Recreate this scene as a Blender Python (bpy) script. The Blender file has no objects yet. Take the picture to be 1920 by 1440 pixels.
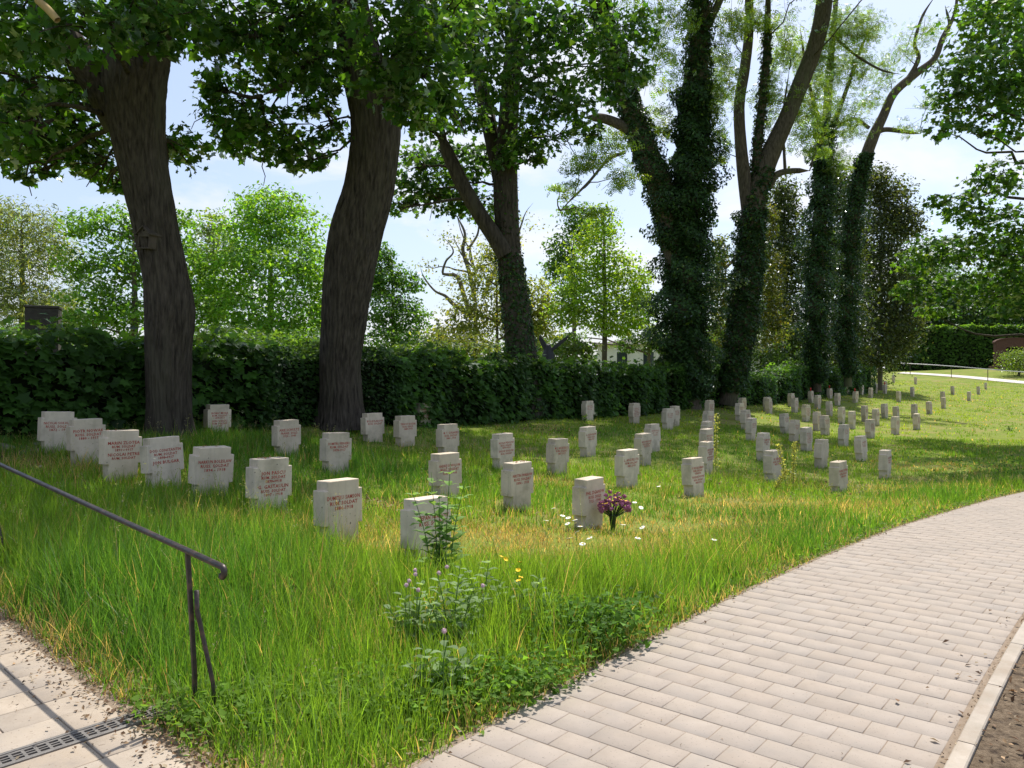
import bpy, bmesh, math
import numpy as np
from mathutils import Matrix, Vector, Euler

scene = bpy.context.scene
COL = scene.collection
R = math.radians

# ------------------------------------------------------------------ camera
CAM_H = 1.55
FPX, HZ = 1450.0, 710.0            # focal length and horizon in pixels of a 1920 x 1440 frame
cam_d = bpy.data.cameras.new("camera")
cam_d.sensor_width = 36.0
cam_d.lens = 36.0 * FPX / 1920.0
cam_d.shift_y = -10.0 / 1920.0
cam_d.clip_start = 0.05
cam_d.clip_end = 4000.0
cam = bpy.data.objects.new("camera", cam_d)
cam.location = (0, 0, CAM_H)
cam.rotation_euler = (R(90), 0, 0)
COL.objects.link(cam)
scene.camera = cam

# ------------------------------------------------------------------ sky and sun
SUN_AZ, SUN_EL = R(27), R(60)       # azimuth measured from +Y towards +X
world = bpy.data.worlds.new("World")
scene.world = world
world.use_nodes = True
wn, wl = world.node_tree.nodes, world.node_tree.links
wn.clear()
w_out = wn.new("ShaderNodeOutputWorld")
w_bg = wn.new("ShaderNodeBackground")
w_bg.inputs["Strength"].default_value = 0.15
sky = wn.new("ShaderNodeTexSky")
sky.sky_type = 'NISHITA'
sky.sun_disc = False
sky.sun_elevation = SUN_EL
sky.sun_rotation = SUN_AZ
sky.air_density = 1.0
sky.dust_density = 2.0
sky.ozone_density = 1.0
tc = wn.new("ShaderNodeTexCoord")
sep = wn.new("ShaderNodeSeparateXYZ")
wl.new(tc.outputs["Generated"], sep.inputs[0])
zadd = wn.new("ShaderNodeMath"); zadd.operation = 'ADD'; zadd.inputs[1].default_value = 0.22
wl.new(sep.outputs["Z"], zadd.inputs[0])
zmax = wn.new("ShaderNodeMath"); zmax.operation = 'MAXIMUM'; zmax.inputs[1].default_value = 0.12
wl.new(zadd.outputs[0], zmax.inputs[0])
dv = wn.new("ShaderNodeVectorMath"); dv.operation = 'DIVIDE'
comb = wn.new("ShaderNodeCombineXYZ")
for k in range(3):
    wl.new(zmax.outputs[0], comb.inputs[k])
wl.new(tc.outputs["Generated"], dv.inputs[0])
wl.new(comb.outputs[0], dv.inputs[1])
n1 = wn.new("ShaderNodeTexNoise")
n1.inputs["Scale"].default_value = 1.9
n1.inputs["Detail"].default_value = 9.0
n1.inputs["Roughness"].default_value = 0.56
n1.inputs["Distortion"].default_value = 0.25
wl.new(dv.outputs[0], n1.inputs["Vector"])
ramp = wn.new("ShaderNodeValToRGB")
ramp.color_ramp.elements[0].position = 0.50
ramp.color_ramp.elements[0].color = (0, 0, 0, 1)
ramp.color_ramp.elements[1].position = 0.62
ramp.color_ramp.elements[1].color = (1, 1, 1, 1)
wl.new(n1.outputs["Fac"], ramp.inputs[0])
cmix = wn.new("ShaderNodeMix"); cmix.data_type = 'RGBA'
cmul = wn.new("ShaderNodeMath"); cmul.operation = 'MULTIPLY'; cmul.inputs[1].default_value = 0.75
wl.new(ramp.outputs[0], cmul.inputs[0])
wl.new(cmul.outputs[0], cmix.inputs["Factor"])
haze_mix = wn.new("ShaderNodeMix"); haze_mix.data_type = 'RGBA'
haze_mix.inputs["Factor"].default_value = 0.42      # thin bright summer veil over the whole sky
wl.new(sky.outputs[0], haze_mix.inputs["A"])
haze_mix.inputs["B"].default_value = (3.1, 3.6, 4.75, 1)
wl.new(haze_mix.outputs["Result"], cmix.inputs["A"])
cmix.inputs["B"].default_value = (5.0, 5.05, 5.3, 1)
wl.new(cmix.outputs["Result"], w_bg.inputs["Color"])
wl.new(w_bg.outputs[0], w_out.inputs["Surface"])

sun_d = bpy.data.lights.new("sun", 'SUN')
sun_d.energy = 5.0
sun_d.angle = R(0.55)
sun_d.color = (1.0, 0.94, 0.84)
sun = bpy.data.objects.new("sun", sun_d)
sdir = Vector((math.sin(SUN_AZ) * math.cos(SUN_EL), math.cos(SUN_AZ) * math.cos(SUN_EL), math.sin(SUN_EL)))
sun.rotation_euler = (-sdir).to_track_quat('-Z', 'Y').to_euler()
sun.location = sdir * 60
COL.objects.link(sun)

vs = scene.view_settings
vs.view_transform = 'Standard'
vs.look = 'None'
vs.exposure = 0.45
vs.gamma = 1.0
vs.use_curve_mapping = False
scene.cycles.use_denoising = True
scene.cycles.max_bounces = 6
scene.cycles.diffuse_bounces = 4
scene.cycles.glossy_bounces = 2
scene.cycles.transmission_bounces = 4
scene.cycles.transparent_max_bounces = 4
scene.cycles.caustics_reflective = False
scene.cycles.caustics_refractive = False

# ------------------------------------------------------------------ helpers
def px(x, y, d):
    """World point that lies at depth d on the view line of frame position (x, y)."""
    return np.array([(x - 960.0) / FPX * d, d, CAM_H + (HZ - y) / FPX * d])

def tag(o, label=None, cat=None, group=None, kind=None):
    if label: o["label"] = label
    if cat: o["category"] = cat
    if group: o["group"] = group
    if kind: o["kind"] = kind
    return o

def link(o, parent=None):
    COL.objects.link(o)
    if parent is not None:
        o.parent = parent
    return o

def empty(name, loc=(0, 0, 0), rot=(0, 0, 0)):
    o = bpy.data.objects.new(name, None)
    o.empty_display_size = 0.1
    o.location = loc
    o.rotation_euler = rot
    return link(o)

def new_mesh(name, V, F, mat=None, smooth=False, col=None):
    """Mesh from vertex array and face array (triangles or quads)."""
    V = np.ascontiguousarray(V, dtype=np.float32)
    F = np.ascontiguousarray(F, dtype=np.int32)
    me = bpy.data.meshes.new(name)
    k = F.shape[1]
    me.vertices.add(len(V))
    me.vertices.foreach_set("co", V.ravel())
    me.loops.add(F.size)
    me.loops.foreach_set("vertex_index", F.ravel())
    me.polygons.add(len(F))
    me.polygons.foreach_set("loop_start", np.arange(0, F.size, k, dtype=np.int32))
    me.polygons.foreach_set("loop_total", np.full(len(F), k, dtype=np.int32))
    if smooth:
        me.polygons.foreach_set("use_smooth", np.ones(len(F), dtype=bool))
    if col is not None:
        a = me.color_attributes.new("tint", 'FLOAT_COLOR', 'POINT')
        c4 = np.ones((len(V), 4), np.float32)
        c4[:, :3] = col
        a.data.foreach_set("color", c4.ravel())
    me.update(calc_edges=True)
    me.validate()
    if mat: me.materials.append(mat)
    return me

def obj(name, me, parent=None, loc=None, rot=None):
    o = bpy.data.objects.new(name, me)
    if loc is not None: o.location = loc
    if rot is not None: o.rotation_euler = rot
    return link(o, parent)

class MB:
    """Collects shapes into one mesh (quads stored as quads, mixed n-gons allowed)."""
    def __init__(s):
        s.v, s.f = [], []
    def add(s, V, F):
        b = len(s.v)
        s.v.extend([tuple(p) for p in V])
        s.f.extend([tuple(i + b for i in f) for f in F])
        return s
    def box(s, lo, hi, M=None, taper=1.0):
        x0, y0, z0 = lo; x1, y1, z1 = hi
        cx, cy = (x0 + x1) / 2, (y0 + y1) / 2
        V = [(x0, y0, z0), (x1, y0, z0), (x1, y1, z0), (x0, y1, z0)]
        V += [(cx + (x - cx) * taper, cy + (y - cy) * taper, z1) for x, y, _ in V]
        if M is not None:
            V = [tuple(M @ Vector(p)) for p in V]
        return s.add(V, [(0, 3, 2, 1), (4, 5, 6, 7), (0, 1, 5, 4), (1, 2, 6, 5), (2, 3, 7, 6), (3, 0, 4, 7)])
    def tube(s, pts, rad, seg=8, cap=True):
        V, F = tube_arrays(np.array(pts, float), np.array(rad, float), seg)
        n = len(pts)
        F = [tuple(f) for f in F]
        if cap:
            F.append(tuple(range(seg))[::-1])
            F.append(tuple((n - 1) * seg + i for i in range(seg)))
        return s.add(V, F)
    def lathe(s, prof, seg=16, loc=(0, 0, 0)):
        V, F = [], []
        for r, z in prof:
            for i in range(seg):
                a = 2 * math.pi * i / seg
                V.append((loc[0] + r * math.cos(a), loc[1] + r * math.sin(a), loc[2] + z))
        for j in range(len(prof) - 1):
            for i in range(seg):
                i2 = (i + 1) % seg
                F.append((j * seg + i, j * seg + i2, (j + 1) * seg + i2, (j + 1) * seg + i))
        F.append(tuple(range(seg))[::-1])
        F.append(tuple((len(prof) - 1) * seg + i for i in range(seg)))
        return s.add(V, F)
    def mesh(s, name, mat=None, bevel=0.0, smooth=False, seg=2):
        me = bpy.data.meshes.new(name)
        me.from_pydata(s.v, [], s.f)
        if bevel > 0:
            bm = bmesh.new(); bm.from_mesh(me)
            bmesh.ops.bevel(bm, geom=[e for e in bm.edges if e.is_manifold and e.calc_face_angle(0) > 0.5],
                            offset=bevel, segments=seg, affect='EDGES', profile=0.5)
            bm.to_mesh(me); bm.free()
        if smooth:
            me.polygons.foreach_set("use_smooth", [True] * len(me.polygons))
        me.update()
        if mat: me.materials.append(mat)
        return me

def smooth_path(P, n):
    """Catmull-Rom resampling of a polyline (rows may carry a radius in a 4th column)."""
    P = np.asarray(P, float)
    if len(P) == 2:
        t = np.linspace(0, 1, n)[:, None]
        return P[0] * (1 - t) + P[1] * t
    Q = np.vstack([2 * P[0] - P[1], P, 2 * P[-1] - P[-2]])
    L = np.r_[0, np.cumsum(np.linalg.norm(np.diff(P[:, :3], axis=0), axis=1))]
    out = []
    for s in np.linspace(0, L[-1], n):
        i = min(np.searchsorted(L, s, side='right') - 1, len(P) - 2)
        t = (s - L[i]) / max(L[i + 1] - L[i], 1e-6)
        p0, p1, p2, p3 = Q[i], Q[i + 1], Q[i + 2], Q[i + 3]
        out.append(0.5 * (2 * p1 + (p2 - p0) * t + (2 * p0 - 5 * p1 + 4 * p2 - p3) * t * t + (3 * p1 - p0 - 3 * p2 + p3) * t ** 3))
    return np.array(out)

def tube_arrays(P, r, seg, relief=None):
    n = len(P)
    T = np.gradient(P, axis=0)
    T /= np.linalg.norm(T, axis=1)[:, None] + 1e-9
    ref = np.array([0.0, 1.0, 0.0]) if abs(T[0][1]) < 0.9 else np.array([1.0, 0, 0])
    A = np.cross(T, ref); A /= np.linalg.norm(A, axis=1)[:, None] + 1e-9
    Bv = np.cross(T, A)
    ang = np.linspace(0, 2 * np.pi, seg, endpoint=False)
    rr = np.repeat(r[:, None], seg, 1)
    if relief is not None:
        rr = rr * relief
    V = P[:, None, :] + rr[..., None] * (np.cos(ang)[None, :, None] * A[:, None, :] + np.sin(ang)[None, :, None] * Bv[:, None, :])
    i = np.arange(n - 1)[:, None] * seg
    j = np.arange(seg)[None, :]
    j2 = (j + 1) % seg
    F = np.stack([i + j, i + j2, i + seg + j2, i + seg + j], -1).reshape(-1, 4)
    return V.reshape(-1, 3), F

def bark_relief(rng, n, seg, length, amp, ridges):
    """Furrowed bark: wavy vertical ridges plus slow lumps."""
    z = np.linspace(0, length, n)[:, None]
    a = np.linspace(0, 2 * np.pi, seg, endpoint=False)[None, :]
    out = np.zeros((n, seg))
    for k in range(4):
        kk = int(ridges * rng.uniform(0.7, 1.3))
        wob = sum(rng.uniform(0.3, 0.9) * np.sin(z * rng.uniform(1.5, 9) + rng.uniform(0, 6.3) + a * int(rng.integers(1, 4))) for _ in range(3))
        out += np.abs(np.sin(a * kk / 2 * 1.0 + wob)) ** 0.7
    out = out / 4 - 0.6
    lump = sum(rng.uniform(0.3, 1) * np.sin(z * rng.uniform(0.5, 2.2) + a * int(rng.integers(1, 4)) + rng.uniform(0, 6.3)) for _ in range(5)) / 5
    return 1 + amp * out + 0.07 * lump

# ---- foliage: every leaf is a small folded polygon, thousands joined into one crown
def leaf_maple():
    o = [(0, -.48), (.42, -.42), (.28, -.14), (.56, .12), (.22, .16), (0, .58), (-.22, .16), (-.56, .12), (-.28, -.14), (-.42, -.42)]
    V = [(0, -.05, 0)] + [(x, y, 0.16 * abs(x) - 0.22 * max(y, 0) ** 2) for x, y in o]
    n = len(o)
    return np.array(V), np.array([(0, 1 + i, 1 + (i + 1) % n) for i in range(n)])
def leaf_kite():
    V = [(0, -.55, 0), (.30, -.05, .10), (0, .55, -.06), (-.30, -.05, .10)]
    return np.array(V), np.array([(0, 1, 2), (0, 2, 3)])
def leaf_lance():
    V = [(0, -.5, 0), (.10, -.15, .03), (.09, .15, .02), (0, .5, -.12), (-.09, .15, .02), (-.10, -.15, .03)]
    return np.array(V), np.array([(0, 1, 5), (1, 2, 4), (1, 4, 5), (2, 3, 4)])
def leaf_ivy():
    V = [(0, -.35, 0), (.42, -.28, .06), (.26, .08, .03), (0, .55, -.05), (-.26, .08, .03), (-.42, -.28, .06)]
    return np.array(V), np.array([(0, 1, 2), (0, 2, 3), (0, 3, 4), (0, 4, 5)])
def leaf_ash():
    V, F = [], []
    for s in (-1, 1):
        for k in range(3):
            b = len(V); y = -.30 + .30 * k
            V += [(0, y, 0), (s * .20, y + .16, .03), (s * .40, y + .12, -.03), (s * .22, y - .01, .0)]
            F += [(b, b + 1, b + 2), (b, b + 2, b + 3)]
    b = len(V)
    V += [(0, .30, 0), (.09, .45, 0), (0, .68, -.05), (-.09, .45, 0)]
    F += [(b, b + 1, b + 2), (b, b + 2, b + 3)]
    return np.array(V), np.array(F)
LEAF = dict(maple=leaf_maple(), kite=leaf_kite(), lance=leaf_lance(), ivy=leaf_ivy(), ash=leaf_ash())

def unit(a):
    return a / (np.linalg.norm(a, axis=-1, keepdims=True) + 1e-9)

def leaf_arrays(rng, C, N, size, kind, col):
    tv, tf = LEAF[kind]
    n, k = len(C), len(tv)
    N = unit(N)
    T = unit(np.cross(N, rng.normal(size=(n, 3))))
    Bv = np.cross(N, T)
    s = size[:, None, None]
    V = C[:, None, :] + s * (tv[None, :, 0:1] * T[:, None, :] + tv[None, :, 1:2] * Bv[:, None, :] + tv[None, :, 2:3] * N[:, None, :])
    F = tf[None, :, :] + (np.arange(n) * k)[:, None, None]
    return V.reshape(-1, 3), F.reshape(-1, 3), np.repeat(col, k, 0)

def blob_leaves(rng, center, rad, n, size, spread=0.30, per=26, shell=0.55, up=0.7, out=0.5, col=(.06, .12, .02), var=0.25, gold=0.0):
    """n leaves in sprays spread through an ellipsoid -> centres, normals, sizes, colours."""
    center, rad = np.asarray(center, float), np.asarray(rad, float)
    m = max(3, int(n / per))
    d = unit(rng.normal(size=(m, 3)))
    rr = rng.uniform(shell, 1.0, (m, 1)) ** 0.8
    sub = d * rr
    idx = rng.integers(0, m, n)
    off = rng.normal(size=(n, 3)) * spread * np.array([1, 1, 0.45])
    p = sub[idx] + off
    C = center + p * rad
    N = np.array([0, 0, 1.0]) * up + out * unit(p) + rng.normal(size=(n, 3)) * 0.55
    S = size * rng.uniform(0.5, 1.25, n)
    base = np.asarray(col, float)
    tone = np.exp(rng.normal(size=(m, 1)) * var)[idx] * np.exp(rng.normal(size=(n, 1)) * var * 0.5)
    cc = base[None, :] * tone
    cc[:, 0] *= np.exp(rng.normal(size=n) * 0.12)
    if gold:
        g = rng.random(n) < gold
        cc[g] = cc[g] * np.array([1.9, 1.35, 0.8])
    return C, N, S, cc

def foliage_mesh(name, rng, parts, kind, mat):
    C = np.vstack([p[0] for p in parts]); N = np.vstack([p[1] for p in parts])
    S = np.concatenate([p[2] for p in parts]); K = np.vstack([p[3] for p in parts])
    V, F, cc = leaf_arrays(rng, C, N, S, kind, K)
    return new_mesh(name, V, F, mat, col=cc)
# ------------------------------------------------------------------ materials
def mat_new(name):
    m = bpy.data.materials.new(name)
    m.use_nodes = True
    nt = m.node_tree
    nt.nodes.clear()
    out = nt.nodes.new("ShaderNodeOutputMaterial")
    return m, nt, out

def N_(nt, t, **kw):
    n = nt.nodes.new(t)
    for k, v in kw.items():
        if k in n.inputs.keys(): n.inputs[k].default_value = v
        else: setattr(n, k, v)
    return n

def surf_mat(name, c1, c2, scale=6.0, detail=6.0, rough=0.85, bump=0.2, bump_scale=30.0, c3=None, scale3=2.0, stretch=(1, 1, 1),
             spec=0.3, metal=0.0, obj_var=0.0, spots=None, bump_dist=0.01, ridged=False, world_stain=None, algae=None, streak=None, ramp=(.3, .7)):
    m, nt, out = mat_new(name)
    b = N_(nt, "ShaderNodeBsdfPrincipled", Roughness=rough, Metallic=metal)
    b.inputs["Specular IOR Level"].default_value = spec
    tcn = N_(nt, "ShaderNodeTexCoord")
    mp = N_(nt, "ShaderNodeMapping"); mp.inputs["Scale"].default_value = stretch
    oi = N_(nt, "ShaderNodeObjectInfo")
    addv = N_(nt, "ShaderNodeVectorMath", operation='ADD')
    mulv = N_(nt, "ShaderNodeVectorMath", operation='SCALE'); mulv.inputs["Scale"].default_value = 37.0
    cx = N_(nt, "ShaderNodeCombineXYZ")
    for k in range(3): nt.links.new(oi.outputs["Random"], cx.inputs[k])
    nt.links.new(cx.outputs[0], mulv.inputs[0])
    nt.links.new(tcn.outputs["Object"], mp.inputs[0])
    nt.links.new(mp.outputs[0], addv.inputs[0]); nt.links.new(mulv.outputs[0], addv.inputs[1])
    vec = addv.outputs[0]
    n = N_(nt, "ShaderNodeTexNoise", Scale=scale, Detail=detail, Roughness=0.62)
    nt.links.new(vec, n.inputs["Vector"])
    rp = N_(nt, "ShaderNodeValToRGB")
    rp.color_ramp.elements[0].position = ramp[0]; rp.color_ramp.elements[0].color = (*c1, 1)
    rp.color_ramp.elements[1].position = ramp[1]; rp.color_ramp.elements[1].color = (*c2, 1)
    nt.links.new(n.outputs["Fac"], rp.inputs[0])
    colr = rp.outputs[0]
    if c3 is not None:
        n3 = N_(nt, "ShaderNodeTexNoise", Scale=scale3, Detail=5.0, Roughness=0.6)
        nt.links.new(vec, n3.inputs["Vector"])
        r3 = N_(nt, "ShaderNodeValToRGB")
        r3.color_ramp.elements[0].position = 0.52; r3.color_ramp.elements[1].position = 0.72
        nt.links.new(n3.outputs["Fac"], r3.inputs[0])
        mx = N_(nt, "ShaderNodeMix", data_type='RGBA')
        nt.links.new(r3.outputs[0], mx.inputs["Factor"]); nt.links.new(colr, mx.inputs["A"]); mx.inputs["B"].default_value = (*c3, 1)
        colr = mx.outputs["Result"]
    if spots is not None:
        n4 = N_(nt, "ShaderNodeTexNoise", Scale=spots[1], Detail=2.0)
        nt.links.new(vec, n4.inputs["Vector"])
        r4 = N_(nt, "ShaderNodeValToRGB")
        r4.color_ramp.elements[0].position = spots[2]; r4.color_ramp.elements[1].position = spots[2] + 0.05
        nt.links.new(n4.outputs["Fac"], r4.inputs[0])
        mx = N_(nt, "ShaderNodeMix", data_type='RGBA')
        nt.links.new(r4.outputs[0], mx.inputs["Factor"]); nt.links.new(colr, mx.inputs["A"]); mx.inputs["B"].default_value = (*spots[0], 1)
        colr = mx.outputs["Result"]
    def blend(fac, colour, c):
        mx = N_(nt, "ShaderNodeMix", data_type='RGBA')
        nt.links.new(fac, mx.inputs["Factor"]); nt.links.new(c, mx.inputs["A"]); mx.inputs["B"].default_value = (*colour, 1)
        return mx.outputs["Result"]
    if streak is not None:          # rain streaks running down the faces
        m5 = N_(nt, "ShaderNodeMapping"); m5.inputs["Scale"].default_value = (16, 16, 1.6); nt.links.new(vec, m5.inputs[0])
        n5 = N_(nt, "ShaderNodeTexNoise", Scale=1.0, Detail=4.0); nt.links.new(m5.outputs[0], n5.inputs["Vector"])
        r5 = N_(nt, "ShaderNodeMapRange"); r5.inputs["From Min"].default_value = .52; r5.inputs["From Max"].default_value = .74; r5.inputs["To Max"].default_value = .28
        nt.links.new(n5.outputs["Fac"], r5.inputs["Value"]); colr = blend(r5.outputs[0], streak, colr)
    if algae is not None:           # green-grey growth creeping up from the ground, ragged upper edge
        sp = N_(nt, "ShaderNodeSeparateXYZ"); nt.links.new(tcn.outputs["Object"], sp.inputs[0])
        n6 = N_(nt, "ShaderNodeTexNoise", Scale=9.0, Detail=5.0); nt.links.new(vec, n6.inputs["Vector"])
        ma = N_(nt, "ShaderNodeMath", operation='MULTIPLY_ADD'); ma.inputs[1].default_value = .55
        nt.links.new(n6.outputs["Fac"], ma.inputs[0]); 
        ng = N_(nt, "ShaderNodeMath", operation='MULTIPLY'); ng.inputs[1].default_value = -1.0; nt.links.new(sp.outputs["Z"], ng.inputs[0]); nt.links.new(ng.outputs[0], ma.inputs[2])
        r6 = N_(nt, "ShaderNodeMapRange"); r6.inputs["From Min"].default_value = .08; r6.inputs["From Max"].default_value = .30; r6.inputs["To Max"].default_value = .42
        nt.links.new(ma.outputs[0], r6.inputs["Value"]); colr = blend(r6.outputs[0], algae, colr)
    if world_stain is not None:     # stains that run across neighbouring slabs
        ge = N_(nt, "ShaderNodeNewGeometry")
        n7 = N_(nt, "ShaderNodeTexNoise", Scale=1.7, Detail=7.0, Roughness=.65); nt.links.new(ge.outputs["Position"], n7.inputs["Vector"])
        r7 = N_(nt, "ShaderNodeMapRange"); r7.inputs["From Min"].default_value = .48; r7.inputs["From Max"].default_value = .72; r7.inputs["To Max"].default_value = .55
        nt.links.new(n7.outputs["Fac"], r7.inputs["Value"]); colr = blend(r7.outputs[0], world_stain, colr)
    if obj_var:
        hs = N_(nt, "ShaderNodeHueSaturation")
        mr = N_(nt, "ShaderNodeMapRange"); mr.inputs["To Min"].default_value = 1 - obj_var; mr.inputs["To Max"].default_value = 1 + obj_var
        nt.links.new(oi.outputs["Random"], mr.inputs["Value"]); nt.links.new(mr.outputs[0], hs.inputs["Value"])
        wn_ = N_(nt, "ShaderNodeTexWhiteNoise", noise_dimensions='1D'); nt.links.new(oi.outputs["Random"], wn_.inputs["W"])
        mr2 = N_(nt, "ShaderNodeMapRange"); mr2.inputs["To Min"].default_value = 0.93; mr2.inputs["To Max"].default_value = 1.07
        nt.links.new(wn_.outputs["Value"], mr2.inputs["Value"]); nt.links.new(mr2.outputs[0], hs.inputs["Saturation"])
        nt.links.new(colr, hs.inputs["Color"]); colr = hs.outputs[0]
    nt.links.new(colr, b.inputs["Base Color"])
    if bump:
        nb = N_(nt, "ShaderNodeTexNoise", Scale=bump_scale, Detail=6.0, Roughness=0.65)
        if ridged: nb.noise_type = 'RIDGED_MULTIFRACTAL'; nb.normalize = True
        nt.links.new(vec, nb.inputs["Vector"])
        bp = N_(nt, "ShaderNodeBump", Strength=bump, Distance=bump_dist)
        nt.links.new(nb.outputs["Fac"], bp.inputs["Height"])
        nt.links.new(bp.outputs[0], b.inputs["Normal"])
    nt.links.new(b.outputs[0], out.inputs[0])
    return m

def leaf_mat(name, trans=0.55, tcol=(2.25, 2.1, 0.6), gloss=0.06, rough=0.45):
    """Leaf: reflects its tint, lets a yellower light through, faint sheen."""
    m, nt, out = mat_new(name)
    at = N_(nt, "ShaderNodeAttribute", attribute_name="tint", attribute_type='GEOMETRY')
    d = N_(nt, "ShaderNodeBsdfDiffuse")
    t = N_(nt, "ShaderNodeBsdfTranslucent")
    g = N_(nt, "ShaderNodeBsdfGlossy", Roughness=rough); g.inputs["Color"].default_value = (.9, .95, 1, 1)
    mul = N_(nt, "ShaderNodeVectorMath", operation='MULTIPLY'); mul.inputs[1].default_value = tcol
    nt.links.new(at.outputs["Color"], d.inputs["Color"])
    nt.links.new(at.outputs["Color"], mul.inputs[0]); nt.links.new(mul.outputs[0], t.inputs["Color"])
    m1 = N_(nt, "ShaderNodeMixShader"); m1.inputs[0].default_value = trans
    nt.links.new(d.outputs[0], m1.inputs[1]); nt.links.new(t.outputs[0], m1.inputs[2])
    fr = N_(nt, "ShaderNodeFresnel", IOR=1.4)
    m2 = N_(nt, "ShaderNodeMixShader")
    frm = N_(nt, "ShaderNodeMath", operation='MULTIPLY'); frm.inputs[1].default_value = gloss * 4
    nt.links.new(fr.outputs[0], frm.inputs[0]); nt.links.new(frm.outputs[0], m2.inputs[0])
    nt.links.new(m1.outputs[0], m2.inputs[1]); nt.links.new(g.outputs[0], m2.inputs[2])
    nt.links.new(m2.outputs[0], out.inputs[0])
    return m

def plain(name, c, rough=0.6, metal=0.0, spec=0.3, bump=0.0):
    return surf_mat(name, tuple(x * 0.85 for x in c), tuple(min(1, x * 1.15) for x in c), scale=14, rough=rough, metal=metal, spec=spec, bump=bump, bump_scale=60)

M = {}
M['leaf'] = leaf_mat("leaf")
M['ivy'] = leaf_mat("ivy_leaf", trans=0.28, tcol=(1.5, 1.5, .5), gloss=0.10, rough=0.35)
M['grass'] = leaf_mat("grass_blade", trans=0.55, tcol=(1.5, 1.5, .7), gloss=0.02, rough=.6)
M['dry'] = leaf_mat("dry_leaf", trans=0.2, tcol=(1.2, 1.0, .7), gloss=0.02)
M['petal'] = leaf_mat("petal", trans=0.35, tcol=(1.05, 1.0, 1.0), gloss=0.02)
M['stone'] = surf_mat("pale_limestone", (.50, .42, .325), (.64, .545, .435), scale=5, rough=0.9, bump=0.25, bump_scale=90, streak=(.27, .235, .185), algae=(.20, .19, .12), c3=(.38, .325, .25), scale3=3.2,
                      obj_var=0.10, spots=((.13, .12, .10), 34, .70), bump_dist=.004)
M['letter'] = plain("red_lettering", (.38, .060, .045), rough=0.8)
M['paver'] = surf_mat("concrete_paver", (.285, .243, .207), (.33, .284, .244), scale=9, rough=0.88, bump=0.3, bump_scale=160, world_stain=(.235, .208, .183), c3=(.262, .23, .203), scale3=4.5,
                      obj_var=0.022, spots=((.19, .16, .14), 120, .66), bump_dist=.002)
M['paver_left'] = surf_mat("sandy_paver", (.29, .24, .19), (.37, .315, .255), scale=7, rough=0.88, bump=0.3, bump_scale=120, world_stain=(.21, .18, .15), c3=(.24, .205, .175), scale3=3.5,
                      obj_var=0.05, spots=((.20, .155, .12), 70, .66), bump_dist=.002)
M['kerb'] = surf_mat("concrete_kerb", (.30, .265, .22), (.40, .35, .30), scale=8, rough=0.9, bump=0.3, bump_scale=120, c3=(.28, .23, .18), scale3=3, obj_var=.06, bump_dist=.003)
M['soil'] = surf_mat("earth", (.115, .165, .028), (.20, .225, .048), scale=1.3, rough=1.0, bump=0.6, bump_scale=20, c3=(.24, .195, .085), scale3=.8, spec=.1, bump_dist=.03)
M['joint'] = surf_mat("joint_sand", (.20, .155, .115), (.27, .215, .165), scale=18, rough=1.0, bump=0.5, bump_scale=120, spec=.1)
M['bark'] = surf_mat("grey_brown_bark", (.022, .018, .015), (.092, .076, .062), scale=20, detail=5, rough=0.95, bump=1.0, bump_scale=12, ridged=True, stretch=(1, 1, .17), c3=(.075, .068, .050), scale3=2.0, spec=.15, bump_dist=.07)
M['bark_ash'] = surf_mat("ash_bark", (.040, .032, .025), (.15, .122, .094), scale=22, detail=4, rough=0.95, bump=1.0, bump_scale=30, stretch=(1, 1, .22), c3=(.10, .11, .06), scale3=1.2, spec=.15, bump_dist=.03)
M['bark_far'] = surf_mat("far_bark", (.10, .085, .065), (.19, .165, .13), scale=5, rough=0.95, bump=.5, bump_scale=12, stretch=(1, 1, .3), spec=.1)
M['iron'] = surf_mat("painted_iron", (.020, .016, .015), (.055, .045, .042), scale=30, rough=0.42, bump=0.35, bump_scale=70, c3=(.11, .065, .045), scale3=14, spec=.5, metal=.35, bump_dist=.003)
M['galv'] = surf_mat("galvanised_grate", (.14, .13, .125), (.23, .215, .20), scale=20, rough=0.55, bump=0.2, bump_scale=80, spec=.5, metal=.5)
M['dark'] = plain("dark_shade_and_foot", (.012, .010, .009), rough=1.0, spec=.05)  # near-black standing in for shade in hollows, also colours the lantern foot
M['core'] = plain("hedge_core_shade", (.012, .018, .008), rough=1.0, spec=.02)
M['bronze'] = plain("dark_bronze", (.018, .018, .020), rough=0.5, spec=.4)
M['monument'] = surf_mat("dark_granite", (.028, .024, .022), (.060, .052, .046), scale=12, rough=.7, bump=.15, bump_scale=60)
M['wood'] = surf_mat("weathered_wood", (.045, .035, .027), (.09, .072, .056), scale=10, rough=.9, bump=.5, bump_scale=40, stretch=(1, 1, .2))
M['plaster'] = surf_mat("white_plaster", (.70, .68, .64), (.80, .78, .74), scale=3, rough=.9, bump=.1)
M['roof'] = surf_mat("roof_tile", (.20, .09, .06), (.32, .15, .10), scale=6, rough=.9, bump=.4)
M['glass'] = plain("window_glass", (.03, .04, .05), rough=.08, spec=.8)
M['brick'] = surf_mat("red_sandstone", (.07, .035, .025), (.12, .06, .045), scale=8, rough=.9, bump=.4, bump_scale=40)
M['mulch'] = surf_mat("bark_mulch", (.10, .072, .048), (.24, .185, .13), scale=40, rough=1.0, bump=1.0, bump_scale=90, c3=(.06, .045, .035), scale3=14, spec=.1, bump_dist=.02)
M['gravel'] = surf_mat("gravel_path", (.42, .39, .36), (.60, .56, .52), scale=20, rough=.95, bump=.5, bump_scale=60)
M['candle_red'] = plain("red_plastic", (.62, .02, .015), rough=.35, spec=.5)
M['candle_white'] = plain("white_plastic", (.75, .74, .70), rough=.4, spec=.5)
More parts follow.
